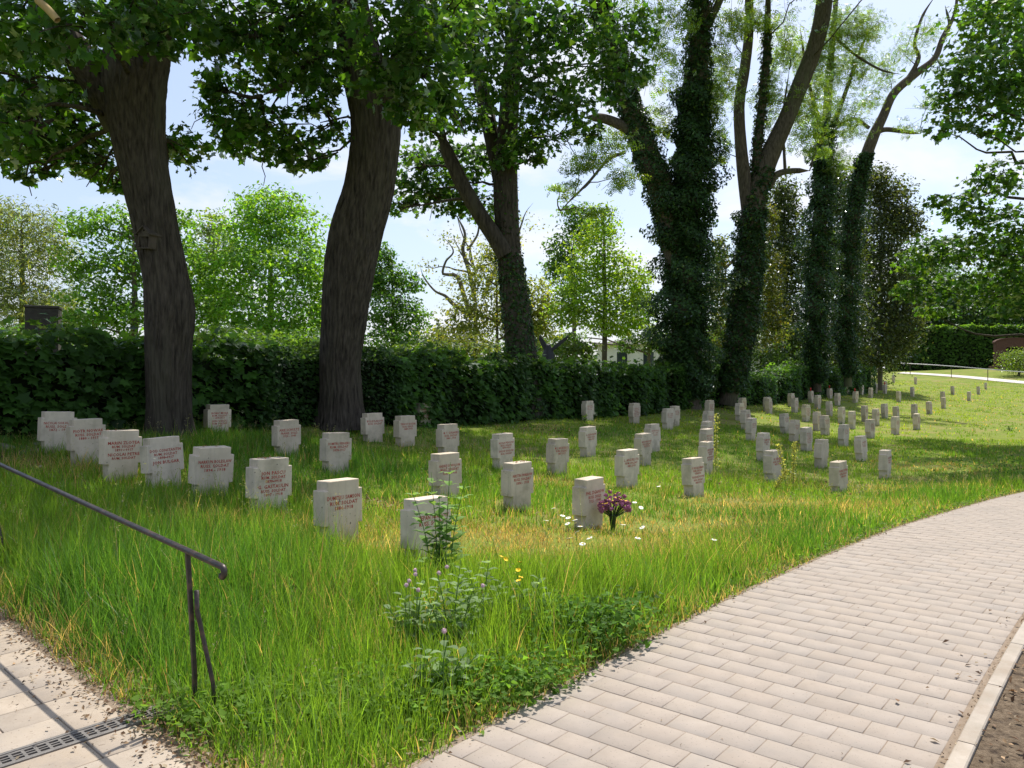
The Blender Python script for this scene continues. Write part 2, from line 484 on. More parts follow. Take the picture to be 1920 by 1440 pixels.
M['vase'] = plain("dark_green_vase", (.012, .03, .014), rough=.35, spec=.5)
M['stem'] = plain("green_stem", (.07, .14, .03), rough=.7)
M['yellow'] = plain("yellow_petal", (.78, .50, .01), rough=.6)
M['white_petal'] = plain("white_petal", (.82, .82, .80), rough=.6)
M['clover'] = plain("pink_clover", (.60, .42, .47), rough=.8)
M['mauve'] = plain("mauve_petal", (.42, .15, .26), rough=.8)
M['rubble'] = surf_mat("rubble_stone", (.12, .10, .085), (.24, .21, .18), scale=8, rough=.95, bump=.5, bump_scale=30, obj_var=.2)
STONES = [  # x, y, height of the top edge
    (-6.08,10.32,1.11), (-5.39,9.80,1.04), (-4.56,9.00,0.95), (-3.93,8.73,0.89), (-3.25,8.31,0.82), (-5.01,13.14,1.10), (-2.45,7.78,0.75), (-1.53,6.81,0.66),
    (-0.69,6.23,0.59), (-3.44,11.80,0.92), (-2.46,10.76,0.80), (-2.55,14.18,0.92), (-1.96,14.19,0.87), (-1.98,17.28,1.01), (-1.10,13.29,0.77), (-0.82,9.55,0.63),
    (-0.50,20.11,1.04), (-0.15,12.56,0.66), (0.06,9.27,0.55), (0.73,12.53,0.58), (1.47,14.99,0.62), (0.84,8.50,0.46), (1.75,11.78,0.47), (2.47,14.55,0.52),
    (3.05,16.73,0.57), (2.14,21.82,0.92), (3.02,24.34,1.00), (3.54,22.41,0.84), (4.33,25.36,0.96), (4.32,21.46,0.72), (4.76,22.62,0.75), (6.43,29.53,1.06),
    (2.69,11.41,0.38), (3.51,14.03,0.41), (4.19,16.68,0.47), (4.66,18.51,0.53), (5.50,21.66,0.64), (6.66,26.12,0.82), (7.90,30.64,1.02), (5.41,16.70,0.38),
    (4.56,13.52,0.30), (6.51,16.31,0.27), (5.34,12.63,0.20), (7.31,15.17,0.15), (8.13,17.98,0.22), (8.90,20.78,0.32), (10.83,23.39,0.32), (7.27,19.10,0.35),
    (7.67,21.06,0.43), (8.11,22.98,0.51), (6.31,20.47,0.51), (7.02,23.22,0.61), (9.51,23.49,0.43), (9.75,24.74,0.49), (11.51,26.18,0.45), (11.88,27.87,0.53),
    (13.22,28.10,0.45), (13.39,29.36,0.52), (10.48,27.57,0.62), (12.56,30.59,0.66), (12.52,25.27,0.31), (14.32,27.37,0.31), (15.12,30.41,0.46), (15.18,31.49,0.53),
    (17.01,32.69,0.48), (18.95,35.10,0.51), (21.91,39.27,0.60), (24.96,44.83,0.81), (29.68,52.08,1.05), (27.66,46.82,0.77), (32.64,54.11,1.01), (37.18,60.71,1.24),
    (24.63,47.57,1.04), (20.86,41.71,0.86), (20.02,43.16,1.03), (23.21,48.14,1.18), (32.60,62.48,1.68), (30.94,62.73,1.81), (25.64,53.11,1.40), (27.91,60.05,1.80),
    (22.71,48.32,1.23), (20.59,45.59,1.17), (23.24,51.72,1.46), (20.99,47.86,1.32), (19.01,43.89,1.16), (19.11,45.45,1.27), (17.24,38.85,0.91), (17.90,44.02,1.25),
    (16.46,40.06,1.05), (15.35,36.47,0.87), (15.08,39.84,1.14), (14.15,36.60,0.97), (13.35,33.79,0.83), (13.16,37.22,1.09), (12.17,33.72,0.91), (11.31,30.94,0.78),
    (9.70,29.18,0.79), (11.50,35.18,1.06), (9.95,30.16,0.83), (8.53,28.64,0.84), (7.61,25.86,0.73),
]
# ------------------------------------------------------------------ terrain (thin plate through surveyed points)
STONE_H = 0.58
ctrl = [(x, y, zt - STONE_H) for x, y, zt in STONES]
ctrl += [(x, y, 0.0) for x, y in ((-.5, 1), (-3, 1), (2, 1), (-1.6, 3.2), (-3, 4.2), (0, 3.2), (.7, 4.2), (1.9, 3.2), (1.6, 5.4), (2.8, 5.4), (-1.5, 4.4), (-5, 5))]
ctrl += [(3.0, 7.2, -.04), (4.5, 8.6, -.08), (6, 8, -.1), (7.4, 10.9, -.16), (10, 12, -.25), (14, 14, -.3), (6, 3, -.05), (12, 4, -.2),
         (0, 5.6, .02), (-2.2, 5.6, .10), (-4, 7.2, .27), (-7.5, 8, .4), (-9, 10.5, .62), (-12, 6, .4), (-12, 2, .2), (-13, 14, .85),
         (-5.6, 12.3, .74), (-3.3, 15.0, .72), (.1, 21, .62), (6.2, 28.2, .70), (8.4, 30.5, .66), (15, 39.5, .78), (18, 43, .85),
         (-8, 20, .9), (-6, 30, .95), (-14, 40, 1.0), (0, 40, .95), (10, 50, 1.0), (-14, 75, 1.1), (15, 75, 1.3), (30, 70, 1.9), (45, 75, 2.5), (45.6, 58, .85), (42.8, 64, 1.2), (40.6, 70, 1.69), (37.2, 74, 2.1), (48, 45, .6), (45, 30, .1), (35, 20, -.2), (25, 25, -.1), (25, 10, -.3), (45, 5, -.3)]
ctrl = np.array(ctrl)
def _phi(d2):
    return 0.5 * d2 * np.log(d2 + 1e-9)
_cx = ctrl[:, :2]
_K = _phi(((_cx[:, None] - _cx[None]) ** 2).sum(-1))
_lam = 0.8 + 0.25 * np.hypot(_cx[:, 0], _cx[:, 1])
_n = len(ctrl)
_A = np.zeros((_n + 3, _n + 3))
_A[:_n, :_n] = _K + np.diag(_lam)
_A[:_n, _n] = 1; _A[:_n, _n + 1:] = _cx
_A[_n, :_n] = 1; _A[_n + 1:, :_n] = _cx.T
_w = np.linalg.solve(_A, np.r_[ctrl[:, 2], 0, 0, 0])
GX = np.arange(-14, 48.01, 0.25); GY = np.arange(0, 75.01, 0.25)
_gx, _gy = np.meshgrid(GX, GY, indexing='ij')
_q = np.c_[_gx.ravel(), _gy.ravel()]
_gz = np.concatenate([_phi(((c[:, None] - _cx[None]) ** 2).sum(-1)) @ _w[:_n] + _w[_n] + c @ _w[_n + 1:] for c in np.array_split(_q, 40)])
_gz = _gz.reshape(_gx.shape)

def terrain(x, y):
    x = np.asarray(x, float); y = np.asarray(y, float)
    u = np.clip((x - GX[0]) / 0.25, 0, len(GX) - 1.001); v = np.clip((y - GY[0]) / 0.25, 0, len(GY) - 1.001)
    i = u.astype(int); j = v.astype(int); fu = u - i; fv = v - j
    return (_gz[i, j] * (1 - fu) * (1 - fv) + _gz[i + 1, j] * fu * (1 - fv) + _gz[i, j + 1] * (1 - fu) * fv + _gz[i + 1, j + 1] * fu * fv)

def on_ground(x, y, sink=0.0):
    return np.array([x, y, float(terrain(x, y)) - sink])

def ground_hit(xp, yp):
    """Where the view line of a frame position meets the ground."""
    d = 1.0
    while d < 90:
        p = px(xp, yp, d)
        if p[2] <= float(terrain(p[0], p[1])): return p
        d += 0.01
    return px(xp, yp, 90)

# ------------------------------------------------------------------ right-hand path
EDGE = np.array([ground_hit(*q)[:2] for q in ((850, 1420), (1010, 1338), (1205, 1232), (1390, 1122), (1560, 1025), (1700, 980), (1805, 950), (1915, 927))])
d0 = unit(EDGE[1] - EDGE[0]) * 0.5 + unit(EDGE[2] - EDGE[1]) * 0.5
d1 = unit(EDGE[-1] - EDGE[-2])
P0 = np.vstack([EDGE[0] - d0 * 2.6, EDGE, EDGE[-1] + d1 * 3.0, EDGE[-1] + d1 * 7.0])
# smooth the edge with a cubic in its own arc length
sl = np.r_[0, np.cumsum(np.linalg.norm(np.diff(P0, axis=0), axis=1))]
cX, cY = np.polyfit(sl, P0[:, 0], 3), np.polyfit(sl, P0[:, 1], 3)
PATH_W = 1.62
def edge_at(s):
    p = np.array([np.polyval(cX, s), np.polyval(cY, s)])
    t = unit(np.array([np.polyval(np.polyder(cX), s), np.polyval(np.polyder(cY), s)]))
    return p, t, np.array([t[1], -t[0]])
_es = np.linspace(0, sl[-1], 400)
EDGE_L = np.array([edge_at(s)[0] for s in _es]); EDGE_N = np.array([edge_at(s)[2] for s in _es]); EDGE_T = np.array([edge_at(s)[1] for s in _es])

def path_offset(x, y):
    """Signed distance to the right of the path's grass edge (positive on the paving)."""
    P = np.c_[x, y]
    out = np.empty(len(P))
    for k in range(0, len(P), 20000):
        c = P[k:k + 20000]
        i = ((c[:, None] - EDGE_L[None]) ** 2).sum(-1).argmin(1)
        out[k:k + 20000] = ((c - EDGE_L[i]) * EDGE_N[i]).sum(1)
    return out

# left-hand path: a straight edge between two surveyed points
LA, LB = ground_hit(0, 1150)[:2], ground_hit(330, 1405)[:2]
LT = unit(LB - LA); LN = np.array([LT[1], -LT[0]])
LN = LN if LN[0] < 0 else -LN           # points away from the grass, onto the paving
def left_offset(x, y):
    return (np.asarray(x) - LA[0]) * LN[0] + (np.asarray(y) - LA[1]) * LN[1]

def on_paving(x, y, margin=0.0):
    a = path_offset(x, y); b = left_offset(x, y)
    return (a > -margin) | (b > -margin)

# ------------------------------------------------------------------ ground sheet
xs = np.unique(np.r_[np.linspace(-900, -60, 12), np.linspace(-60, -14, 16), np.arange(-14, 16, .36), np.arange(16, 48, .8), np.linspace(48, 120, 16), np.linspace(120, 900, 10)].round(3))
ys = np.unique(np.r_[np.linspace(-120, -4, 10), np.arange(-4, 32, .36), np.arange(32, 75, .8), np.linspace(75, 160, 16), np.linspace(160, 1600, 12)].round(3))
gx, gy = np.meshgrid(xs, ys, indexing='ij')
gz = terrain(gx, gy)
inpath = (path_offset(gx.ravel(), gy.ravel()).reshape(gx.shape) > -0.42) | (left_offset(gx, gy) > -0.42)
near = (gy < 22) & (gx > -12) & (gx < 16)
rg = np.random.default_rng(3)
gz = gz + np.where(near & ~inpath, rg.normal(size=gz.shape) * 0.012, 0) - np.where(near & inpath, 0.035, 0)
nx, ny = len(xs), len(ys)
ii = (np.arange(nx - 1)[:, None] * ny + np.arange(ny - 1)[None, :]).ravel()
gnd = obj("ground", new_mesh("ground", np.c_[gx.ravel(), gy.ravel(), gz.ravel()], np.stack([ii, ii + ny, ii + ny + 1, ii + 1], -1), M['soil'], smooth=True))
tag(gnd, kind='structure')

# ------------------------------------------------------------------ paving
def chamfer_block(lx, ly, h, c=0.0022):
    V, F = [], []
    for z, k in ((-h, 0), (-c, 0), (0, c)):
        V += [(-lx / 2 + k, -ly / 2 + k, z), (lx / 2 - k, -ly / 2 + k, z), (lx / 2 - k, ly / 2 - k, z), (-lx / 2 + k, ly / 2 - k, z)]
    F = [(8, 9, 10, 11)]
    for b in (0, 4):
        for i in range(4):
            j = (i + 1) % 4
            F.append((b + i, b + j, b + 4 + j, b + 4 + i))
    return np.array(V), np.array(F)

def frame_at(x, y, tx, nrm2, dz):
    """Matrix for a slab lying on the ground: local x along nrm2, local y along tx."""
    e = 0.15
    z = float(terrain(x, y))
    ax = np.array([nrm2[0], nrm2[1], (float(terrain(x + nrm2[0] * e, y + nrm2[1] * e)) - z) / e])
    ay = np.array([tx[0], tx[1], (float(terrain(x + tx[0] * e, y + tx[1] * e)) - z) / e])
    ax, ay = unit(ax), unit(ay)
    az = unit(np.cross(ax, ay))
    if az[2] < 0: ax, az = -ax, -az
    m = Matrix(((ax[0], ay[0], az[0], x), (ax[1], ay[1], az[1], y), (ax[2], ay[2], az[2], z + dz), (0, 0, 0, 1)))
    return m

def sheet(name, quads_x, quads_y, fn, mat, dz, parent=None):
    n, m = quads_x.shape
    V = np.stack([quads_x, quads_y, terrain(quads_x, quads_y) + dz], -1).reshape(-1, 3)
    k = (np.arange(n - 1)[:, None] * m + np.arange(m - 1)[None, :]).ravel()
    return obj(name, new_mesh(name, V, np.stack([k, k + 1, k + m + 1, k + m], -1), mat, smooth=True), parent)

rp_ = np.random.default_rng(11)
# bedding sand shows in the joints
tt = np.linspace(-0.04, PATH_W + .02, 8)
qx = EDGE_L[:, 0][:, None] + EDGE_N[:, 0][:, None] * tt; qy = EDGE_L[:, 1][:, None] + EDGE_N[:, 1][:, None] * tt
path = sheet("path", qx, qy, None, M['joint'], 0.0062)
tag(path, kind='structure')
PL, PW = 0.2015, 0.155
pav_full = new_mesh("paver", *chamfer_block(PL - .0028, PW - .0028, .05), M['paver'])
pav_half = new_mesh("paver_half", *chamfer_block(PL / 2 - .0028, PW - .0028, .05), M['paver'])
slots = []
s = 0.0; row = 0
while s < sl[-1]:
    p, t, n = edge_at(s)
    x0 = -0.004 if row % 2 == 0 else PL / 2 - 0.004
    if row % 2: slots.append((p + n * (PL / 4 - .004), t, n, True))
    k = 0
    while x0 + PL <= PATH_W + 0.01:
        slots.append((p + n * (x0 + PL / 2), t, n, False)); x0 += PL
    if PATH_W - x0 > PL * 0.4: slots.append((p + n * (x0 + PL / 4), t, n, True))
    # step so that the inner (right-hand) end keeps full joints
    s1 = s + PW
    for _ in range(6):
        p2, t2, n2 = edge_at(s1)
        g = np.linalg.norm((p2 + n2 * PATH_W) - (p + n * PATH_W))
        s1 += max(0, PW - g) if g < PW else 0
    s = s1; row += 1
slots.sort(key=lambda q: max(q[0][1], 3.0) + abs(q[0][0]) * 0.0)
vis = []
for q in slots:
    x, y = q[0]
    u_ = 960 + x / max(y, .1) * FPX; v_ = HZ + (CAM_H - float(terrain(x, y))) / max(y, .1) * FPX
    vis.append(y > 2.6 and -60 < u_ < 1990 and v_ < 1500)
near_ids = [i for i, v in enumerate(vis) if v][:295]
near_set = set(near_ids)
rest_v, rest_f = [], []
for i, (c, t, n, half) in enumerate(slots):
    a = rp_.normal() * 0.006
    t2 = np.array([t[0] * math.cos(a) - t[1] * math.sin(a), t[0] * math.sin(a) + t[1] * math.cos(a)])
    m = frame_at(c[0], c[1], t2, np.array([t2[1], -t2[0]]), 0.009 + rp_.normal() * 0.0007)
    me = pav_half if half else pav_full
    if i in near_set:
        o = bpy.data.objects.new("paver", me); o.matrix_world = m; link(o, path)
    else:
        v0, f0 = chamfer_block((PL / 2 if half else PL) - .0028, PW - .0028, .05)
        b = sum(len(v) for v in rest_v)
        mm = np.array(m)
        rest_v.append(v0 @ mm[:3, :3].T + mm[:3, 3]); rest_f.append(f0 + b)
ro = obj("paver_field", new_mesh("paver_field", np.vstack(rest_v), np.vstack(rest_f), M['paver']), path)
tag(ro, kind='stuff')

# kerb edging along the far side of the path, in lengths
kerb = empty("kerb", (0, 0, 0)); tag(kerb, kind='structure')
s = 0.0; kl = 0.80
while s < sl[-1] - kl:
    mb = MB(); nn = 6
    VV, FF = [], []
    for k in range(nn + 1):
        p, t, n = edge_at(s + (kl - .008) * k / nn)
        for off, dz in ((PATH_W + .022, -.1), (PATH_W + .022, .022), (PATH_W + .028, .028), (PATH_W + .086, .028), (PATH_W + .092, .022), (PATH_W + .092, -.1)):
            q = p + n * off
            VV.append((q[0], q[1], float(terrain(q[0], q[1])) + dz))
    for k in range(nn):
        for j in range(5):
            FF.append((k * 6 + j, k * 6 + j + 1, k * 6 + 7 + j, k * 6 + 6 + j))
    FF.append((0, 1, 2, 3, 4, 5)[::-1]); FF.append(tuple(nn * 6 + j for j in range(6)))
    obj("kerb_stone", mb.add(VV, FF).mesh("kerb_stone", M['kerb']), kerb)
    s += kl * 1.0

# mulched bed beyond the kerb
tt = np.linspace(PATH_W + .095, PATH_W + 1.6, 6)
qx = EDGE_L[:, 0][:, None] + EDGE_N[:, 0][:, None] * tt; qy = EDGE_L[:, 1][:, None] + EDGE_N[:, 1][:, None] * tt
bed = sheet("planting_bed", qx, qy, None, M['mulch'], 0.008); tag(bed, kind='structure')
# left path
lt = np.linspace(-3.0, 9.0, 60); ln = np.linspace(-0.05, 3.0, 14)
ORI = LB
qx = ORI[0] - LT[0] * lt[:, None] + LN[0] * ln[None, :]; qy = ORI[1] - LT[1] * lt[:, None] + LN[1] * ln[None, :]
path2 = sheet("side_path", qx, qy, None, M['joint'], -0.002)
tag(path2, kind='structure')
QW, QL = 0.212, 0.42
# the drain channel crosses this path; its centre line in path coordinates
dA, dB = ground_hit(0, 1432)[:2], ground_hit(212, 1368)[:2]
DR_DIR = unit(dB - dA)
def lcoord(p): return float(np.dot(p - ORI, -LT)), float(np.dot(p - ORI, LN))
dr_c = (lcoord(dA)[0] + lcoord(dB)[0]) / 2
DR_W = 0.135
ql_full = new_mesh("paver_large", *chamfer_block(QL - .006, QW - .006, .05), M['paver_left'])
ql_half = new_mesh("paver_large_half", *chamfer_block(QL / 2 - .006, QW - .006, .05), M['paver_left'])
rows_l = []
a = dr_c + DR_W / 2 + QW / 2 + .002
while a < 8.5: rows_l.append(a); a += QW
a = dr_c - DR_W / 2 - QW / 2 - .002
while a > -2.5: rows_l.append(a); a -= QW
for k, a in enumerate(rows_l):
    b = 0.03 + (0 if k % 2 else QL / 2)
    cells = [(0.03 + QL / 4, True)] if k % 2 == 0 else []
    while b + QL < 2.4: cells.append((b + QL / 2, False)); b += QL
    for bb, half in cells:
        c = ORI - LT * a + LN * bb
        vx = 960 + c[0] / max(c[1], .2) * FPX
        if c[1] < 2.3 or vx < -420: continue
        m = frame_at(c[0], c[1], -LT, LN, 0.012 + rp_.normal() * .0015)
        o = bpy.data.objects.new("paver", ql_half if half else ql_full); o.matrix_world = m; link(o, path2)

# drain channel: frame, slotted grating with three rows of holes, near-black block below coloured as shade
drain = empty("drain_channel"); tag(drain, "grey metal drain channel with three rows of square holes across the side path", "drain")
mid = ORI - LT * dr_c + LN * 0.55
drain.matrix_world = frame_at(mid[0], mid[1], -LT, LN, 0.0055)
DL = 1.9; mb = MB()
x0, x1 = -0.5, DL - .5
obj("frame", MB().box((x0, -DR_W / 2 + .001, -.05), (x1, -DR_W / 2 + .018, .011)).box((x0, DR_W / 2 - .018, -.05), (x1, DR_W / 2 - .001, .011)).mesh("frame", M['galv'], bevel=.001, seg=1), drain)
g = MB(); hw = DR_W / 2 - .019
rows3 = 3; bar = .008; cell = (2 * hw - bar * 4 - .012) / 3
ypos = -hw
g.box((x0, -hw, -.012), (x1, -hw + .014, .007))
g.box((x0, hw - .014, -.012), (x1, hw, .007))
for r_ in range(2):
    yy = -hw + .014 + (r_ + 1) * (2 * hw - .028) / 3
    g.box((x0, yy - bar / 2, -.012), (x1, yy + bar / 2, .0068))
xx = x0
while xx < x1:
    g.box((xx, -hw + .0135, -.0122), (xx + .012, hw - .0135, .0064)); xx += .046
obj("grating", g.mesh("grating", M['galv']), drain)
obj("channel_shade_block", MB().box((x0, -hw - .0005, -.10), (x1, hw + .0005, -.045)).mesh("channel_shade_block", M['dark']), drain)
# ------------------------------------------------------------------ grave markers
def cross_slab(t=0.16):
    prof = [(-.165, -.30), (.165, -.30), (.165, .195), (.21, .195), (.21, .500), (.172, .500), (.172, .58), (-.172, .58), (-.172, .500), (-.21, .500), (-.21, .195), (-.165, .195)]
    n = len(prof)
    V = [(x, -t / 2, z) for x, z in prof] + [(x, t / 2, z) for x, z in prof]
    F = [tuple(range(n)), tuple(range(n, 2 * n))[::-1]] + [(i, i + n, (i + 1) % n + n, (i + 1) % n) for i in range(n)]
    return MB().add(V, F)
slab = cross_slab().mesh("slab", M['stone'], bevel=.006, seg=2)
T_FRONT = -0.08

_txt_cache = {}
def text_mesh(s, height):
    key = (s, round(height, 3))
    if key in _txt_cache: return _txt_cache[key]
    cu = bpy.data.curves.new("lettering", 'FONT')
    cu.body = s; cu.size = height / 0.70; cu.align_x = 'CENTER'; cu.resolution_u = 1; cu.offset = 0.0011; cu.space_character = 1.06
    o = bpy.data.objects.new("lettering", cu)
    me = bpy.data.meshes.new_from_object(o)
    V = np.array([v.co[:] for v in me.vertices]) if len(me.vertices) else np.zeros((0, 3))
    F = [tuple(p.vertices) for p in me.polygons]
    bpy.data.objects.remove(o); bpy.data.curves.remove(cu); bpy.data.meshes.remove(me)
    _txt_cache[key] = (V, F)
    return V, F

def inscription(lines, rng):
    """Red letters laid on the front face; '-' alone makes the dividing rule."""
    mb = MB(); z = 0.455
    for k, s in enumerate(lines):
        if s == '-':
            mb.add([(-.04, T_FRONT - .0012, z + .022), (.04, T_FRONT - .0012, z + .022), (.04, T_FRONT - .0012, z + .026), (-.04, T_FRONT - .0012, z + .026)], [(0, 1, 2, 3)])
            z -= .010; continue
        name = k == 0 or (k and lines[k - 1] == '-')
        h = .039 if name else .032
        if len(lines) > 4: h *= .88
        V, F = text_mesh(s, h)
        w = V[:, 0].max() - V[:, 0].min()
        sc = min(1.0, .36 / w)
        V2 = np.c_[V[:, 0] * sc, np.full(len(V), T_FRONT - .0012), V[:, 1] * (0.5 + 0.5 * sc) + z - h]
        mb.add(V2, F)
        z -= h * 1.36
    return mb.mesh("inscription", M['letter'])

def worn_inscription(rng, nlines):
    """Lettering too far off to read: rows of short upright and slanted strokes."""
    mb = MB(); z = 0.452
    for k in range(nlines):
        n = int(rng.integers(9, 13)) if k % 3 == 0 else (10 if k % 3 == 1 else 8)
        h = .034 if k % 3 == 0 else .028
        w = n * .0265
        for i in range(n):
            if (k % 3 == 1 and i == 4) or rng.random() < .06: continue
            x = -w / 2 + i * .0265
            sl_ = rng.uniform(-.006, .006)
            y = T_FRONT - .0012
            mb.add([(x, y, z - h), (x + .007, y, z - h), (x + .007 + sl_, y, z), (x + sl_, y, z)], [(0, 1, 2, 3)])
            zz = z - h * rng.choice([0.08, .5, .92])
            mb.add([(x + .0071, y, zz - .004), (x + .018, y, zz - .004), (x + .018, y, zz + .003), (x + .0071, y, zz + .003)], [(0, 1, 2, 3)])
        z -= h * 1.5
    return mb.mesh("inscription", M['letter'])

TEXTS = {0: ("NICOLAI SOKOLOW", "RUSS. SOLDAT", "1872 - 1917"), 1: ("PIOTR NOWAK", "RUSS. SOLDAT", "1880 - 1917"),
    2: ("MARIN ZLOTEA", "RUM. SOLDAT", "1891 - 1917", "-", "NICOLAI PETRE", "RUM. SOLDAT"), 3: ("DOD CONSTANTIN", "RUM. SOLDAT", "1895-1917", "-", "JON BULGAR"),
    4: ("NARKUN BOLESLAW", "RUSS. SOLDAT", "1894 - 1918"), 5: ("BOBIC MUSA", "RUM. SOLDAT", "1879-1917", "-", "JON VOICU", "RUM. SOLDAT", "1917"),
    6: ("JON PASCU", "RUM. SOLDAT", "1879-1918", "-", "G. GASTAULIN", "RUSS. SOLDAT", "1897 - 1918"), 7: ("DUMITRU SAMSON", "RUM. SOLDAT", "1886-1918"),
    8: ("STEPAN IWANOW", "RUSS. SOLDAT"), 9: ("ARIE SCHULTZ", "FRANZ. SOLD.", "1924 - 1940"), 10: ("DUMITRU FERGERU", "RUM. SOLDAT", "1878-1917"),
    11: ("BULGULAROW", "RUSS. SOLDAT"), 12: ("TERROSY KOZAK", "RUSS. SOLD.", "1888-1918"), 13: ("STAN STARE", "RUM. SOLD.", "1881-1917", "-", "C. ANTONESCU", "RUM. SOLD."),
    14: ("M. T. GURANSKI", "RUSS. SOLDAT", "1880 - 1918"), 15: ("ANDREI SOWOLOW", "RUSS. SOLDAT", "1887 - 1918"), 16: ("JON NEGULAI", "RUM. SOLD.", "1887-1917", "-", "JON BUCIUM", "RUM. SOLD."),
    17: ("NICOLAI FEDULOW", "RUSS. SOLDAT", "1879 - 1918", "-", "JAKOW KOSLOW", "RUSS. SOLDAT"), 18: ("NIKITIN IWANOW", "RUSS. SOLDAT", "1894 - 1918"),
    19: ("M. J. BATATESCU", "RUM. SOLDAT", "1887-1917"), 20: ("A. ACHONOW", "RUSS. SOLD.", "1896-1918"), 21: ("PHIL ZIGANOW", "RUSS. SOLD.", "1921 - 1943"),
    22: ("L. ANGUELUTA", "RUM. SOLDAT", "1881-1918"), 23: ("MICKO MOLDOVAN", "RUSS. SOLDAT", "1877-1918"), 32: ("ST. PROGASCHENKO", "RUSS. SOLDAT", "1876-1918", "-", "FEODOR POPOW", "RUSS. SOLDAT", "1887-1918"),
    33: ("JAKOW LARIN", "RUSS. SOLDAT", "1887-1918", "-", "ANTON PRODIZ", "RUSS. SOLDAT"), 39: ("ST. DEMOSCHUK", "RUSS. SOLD.", "1918"), 40: ("W. SERGEJ", "RUSS. SOLDAT", "1887-1918"),
    42: ("PAWEL PETRIN", "RUSS. SOLDAT", "1894-1918"), 43: ("A. BOZINOW", "RUSS. SOLD.", "1881-1918")}
ORD = "first second third fourth fifth sixth seventh eighth ninth tenth eleventh twelfth thirteenth fourteenth fifteenth sixteenth seventeenth eighteenth nineteenth twentieth twenty-first twenty-second twenty-third twenty-fourth twenty-fifth twenty-sixth twenty-seventh twenty-eighth".split()
rs = np.random.default_rng(21)
sx = np.array(STONES)
along = sx[:, 0] * .636 + sx[:, 1] * .772
across = sx[:, 0] * .772 - sx[:, 1] * .636
row_id = np.clip(np.round((along - 4.2) / 2.76), 0, None).astype(int)
uniq = sorted(set(row_id)); row_no = {r_: i for i, r_ in enumerate(uniq)}
SPECIAL = {7: "pale grave marker lettered in red with the years 1886-1918", 21: "grave marker dated 1921 to 1943 with a bunch of mauve flowers beside it",
    8: "grave marker half hidden by a tall leafy weed, lettered in red", 6: "grave marker with two red inscriptions and dry leaves lying on top",
    5: "pale grave marker standing beside the trunk that carries the bird box", 41: "grave marker without readable letters, green growth creeping over its face"}
marker_objs = []
for i, (x, y, zt) in enumerate(STONES):
    g = float(terrain(x, y))
    base = zt - STONE_H
    base = min(max(base, g - .07), g + .09)
    st = empty("grave_marker", (x, y, base), (R(rs.normal() * 1.5), R(rs.normal() * 1.2), R(50 + rs.normal() * 2.4)))
    st.scale = (1 + rs.normal() * .015, 1, 1)
    obj("slab", slab, st)
    if i in TEXTS: obj("inscription", inscription(TEXTS[i], rs), st)
    elif i != 41: obj("inscription", worn_inscription(rs, int(rs.choice([3, 3, 5, 6]))), st)
    rk = int((across[row_id == row_id[i]] > across[i]).sum())
    lab = SPECIAL.get(i) or "red-lettered stone grave marker, %s from the paved path in the %s row from the handrail" % (ORD[rk], ORD[row_no[row_id[i]]])
    tag(st, lab, "gravestone", "stone grave markers in rows on the grass")
    marker_objs.append(st)
